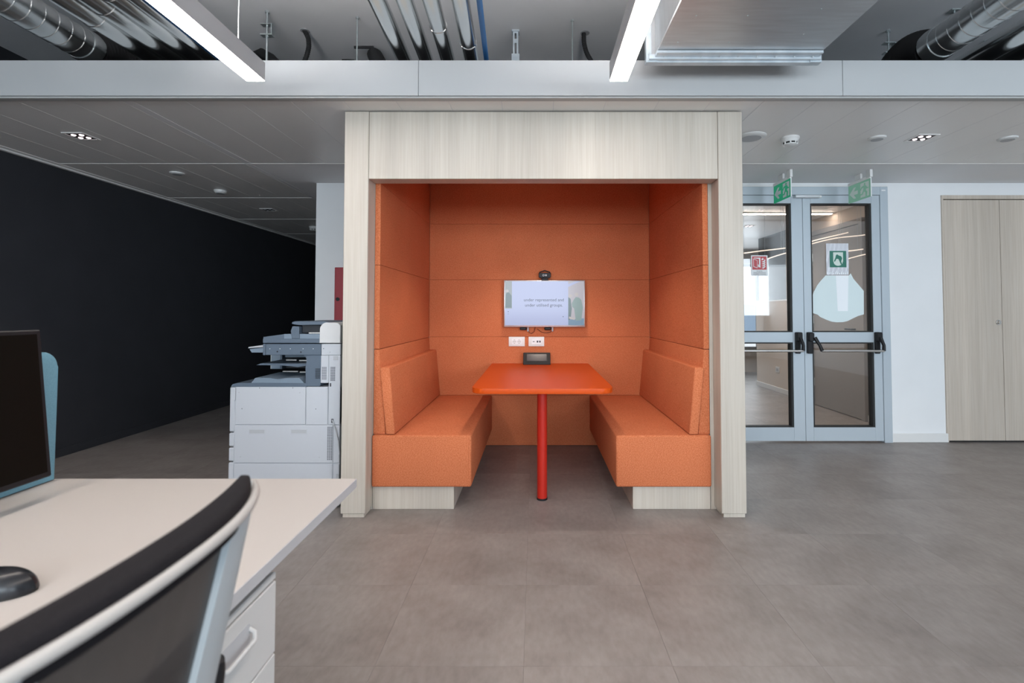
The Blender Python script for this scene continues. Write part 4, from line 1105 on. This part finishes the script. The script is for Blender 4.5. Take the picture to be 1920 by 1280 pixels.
# ------------------------------------------------------------------ chair
cr = thing('office_chair', 'office chair with pale rimmed mesh back and black top pad', 'chair', (-.56, .42, 0))
YC, HW = .42, .232
def back_x(v): return -.297 - .066 * abs(v) ** 2.4
def pad_t(v): return .039 * (1 - .70 * abs(v) ** 3)
def rec(z): return .19 * (1.0 - z)
def sv(v, z, off=0.0): return (back_x(v) - rec(z) + off, YC + HW * v * (1 - .10 * (1 - z)), z)
def padf(u, w_):
    v = -1 + 2 * u
    t = pad_t(v) * (1 if abs(v) < .999 else .3); a = 2 * math.pi * w_
    # rounded box section: depth t, height .060
    ca, sa = math.cos(a), math.sin(a)
    sx = (abs(ca) ** .45) * (1 if ca > 0 else -1); sz = (abs(sa) ** .45) * (1 if sa > 0 else -1)
    return (back_x(v) - t / 2 - .002 + sx * t / 2, YC + HW * v * .985, .983 - .006 * abs(v) ** 3 + sz * .017 * (1 if abs(v) < .999 else .4))
b = B(); b.grid(padf, 40, 20)
bmesh.ops.remove_doubles(b.bm, verts=b.bm.verts, dist=1e-5)
bmesh.ops.holes_fill(b.bm, edges=b.bm.edges, sides=64)
b.build('top_pad', 'chair_pad', cr, angle=60)
rim = []
rim_pts = [(back_x(v) + .001, YC + HW * v, .9865 - .008 * abs(v) ** 3) for v in [-1 + 2 * k / 40 for k in range(41)]]
B().tube([(rim_pts[0][0] - .012, rim_pts[0][1] - .001, .979)] + rim_pts + [(rim_pts[-1][0] - .012, rim_pts[-1][1] + .001, .979)], .0052, 12).build('rim', 'chair_rim', cr)
for sgn in (-1, 1):
    def strut(u, w_, sgn=sgn):
        z = .984 - .554 * u
        v0 = .44 - .14 * min(1, u * 2)
        v = sgn * (v0 + (1 - v0) * w_)
        return sv(v, z, .004 * math.sin(math.pi * w_) + .001)
    B().grid(strut, 20, 10, (-.012, 0, 0)).build('side_strut', 'chair_frame', cr)
def meshf(u, w_):
    return sv(-.80 + 1.60 * w_, .982 - .50 * u, -.006)
B().grid(meshf, 14, 24, (-.003, 0, 0)).build('mesh_panel', 'mesh', cr)
B().grid(lambda u, w_: sv(-1 + 2 * w_, .475 - .045 * u, .003), 3, 24, (-.014, 0, 0)).build('lower_rail', 'chair_frame', cr)
# seat, arms, base
B().prism(rounded(-.93, -.44, .18, .66, .07, 6, (1, 1, 1, 1)), 'z', .425, .485, .018, 3).build('seat_cushion', 'chair_pad', cr)
B().prism(rounded(-.90, -.46, .21, .63, .06, 5, (1, 1, 1, 1)), 'z', .395, .426, .006).build('seat_pan', 'black', cr)
B().box(-.52, -.40, .37, .47, .385, .415, .008).build('back_bracket', 'black', cr)
B().tube([(-.42, .42, .40), (-.405, .42, .46)], .03, 10).build('back_bracket', 'black', cr)
for sgn in (-1, 1):
    ya_ = YC + sgn * .262
    ar = B().tube([(-.424, ya_, .738), (-.430, ya_, .722), (-.436, ya_, .690), (-.455, ya_, .668), (-.50, ya_, .655), (-.64, ya_, .650)], [.010, .016, .019, .019, .018, .014], 12).build('armrest', 'black', cr)
    B().tube([(-.60, ya_, .645), (-.62, YC + sgn * .25, .50), (-.64, YC + sgn * .20, .405)], .016, 10).build('arm_support', 'black', ar)
B().tube([(-.66, .42, .10), (-.66, .42, .395)], .026, 16).build('gas_column', 'black', cr)
for k in range(5):
    a = math.radians(20 + 72 * k); ex, ey = -.66 + .29 * math.cos(a), .42 + .29 * math.sin(a)
    lg = B().tube([(-.66, .42, .105), (ex, ey, .075)], [.026, .016], 10).build('base_leg', 'black', cr)
    B().tube([(ex - .02 * math.sin(a), ey + .02 * math.cos(a), .028), (ex + .02 * math.sin(a), ey - .02 * math.cos(a), .028)], .028, 16).build('caster', 'black', lg)
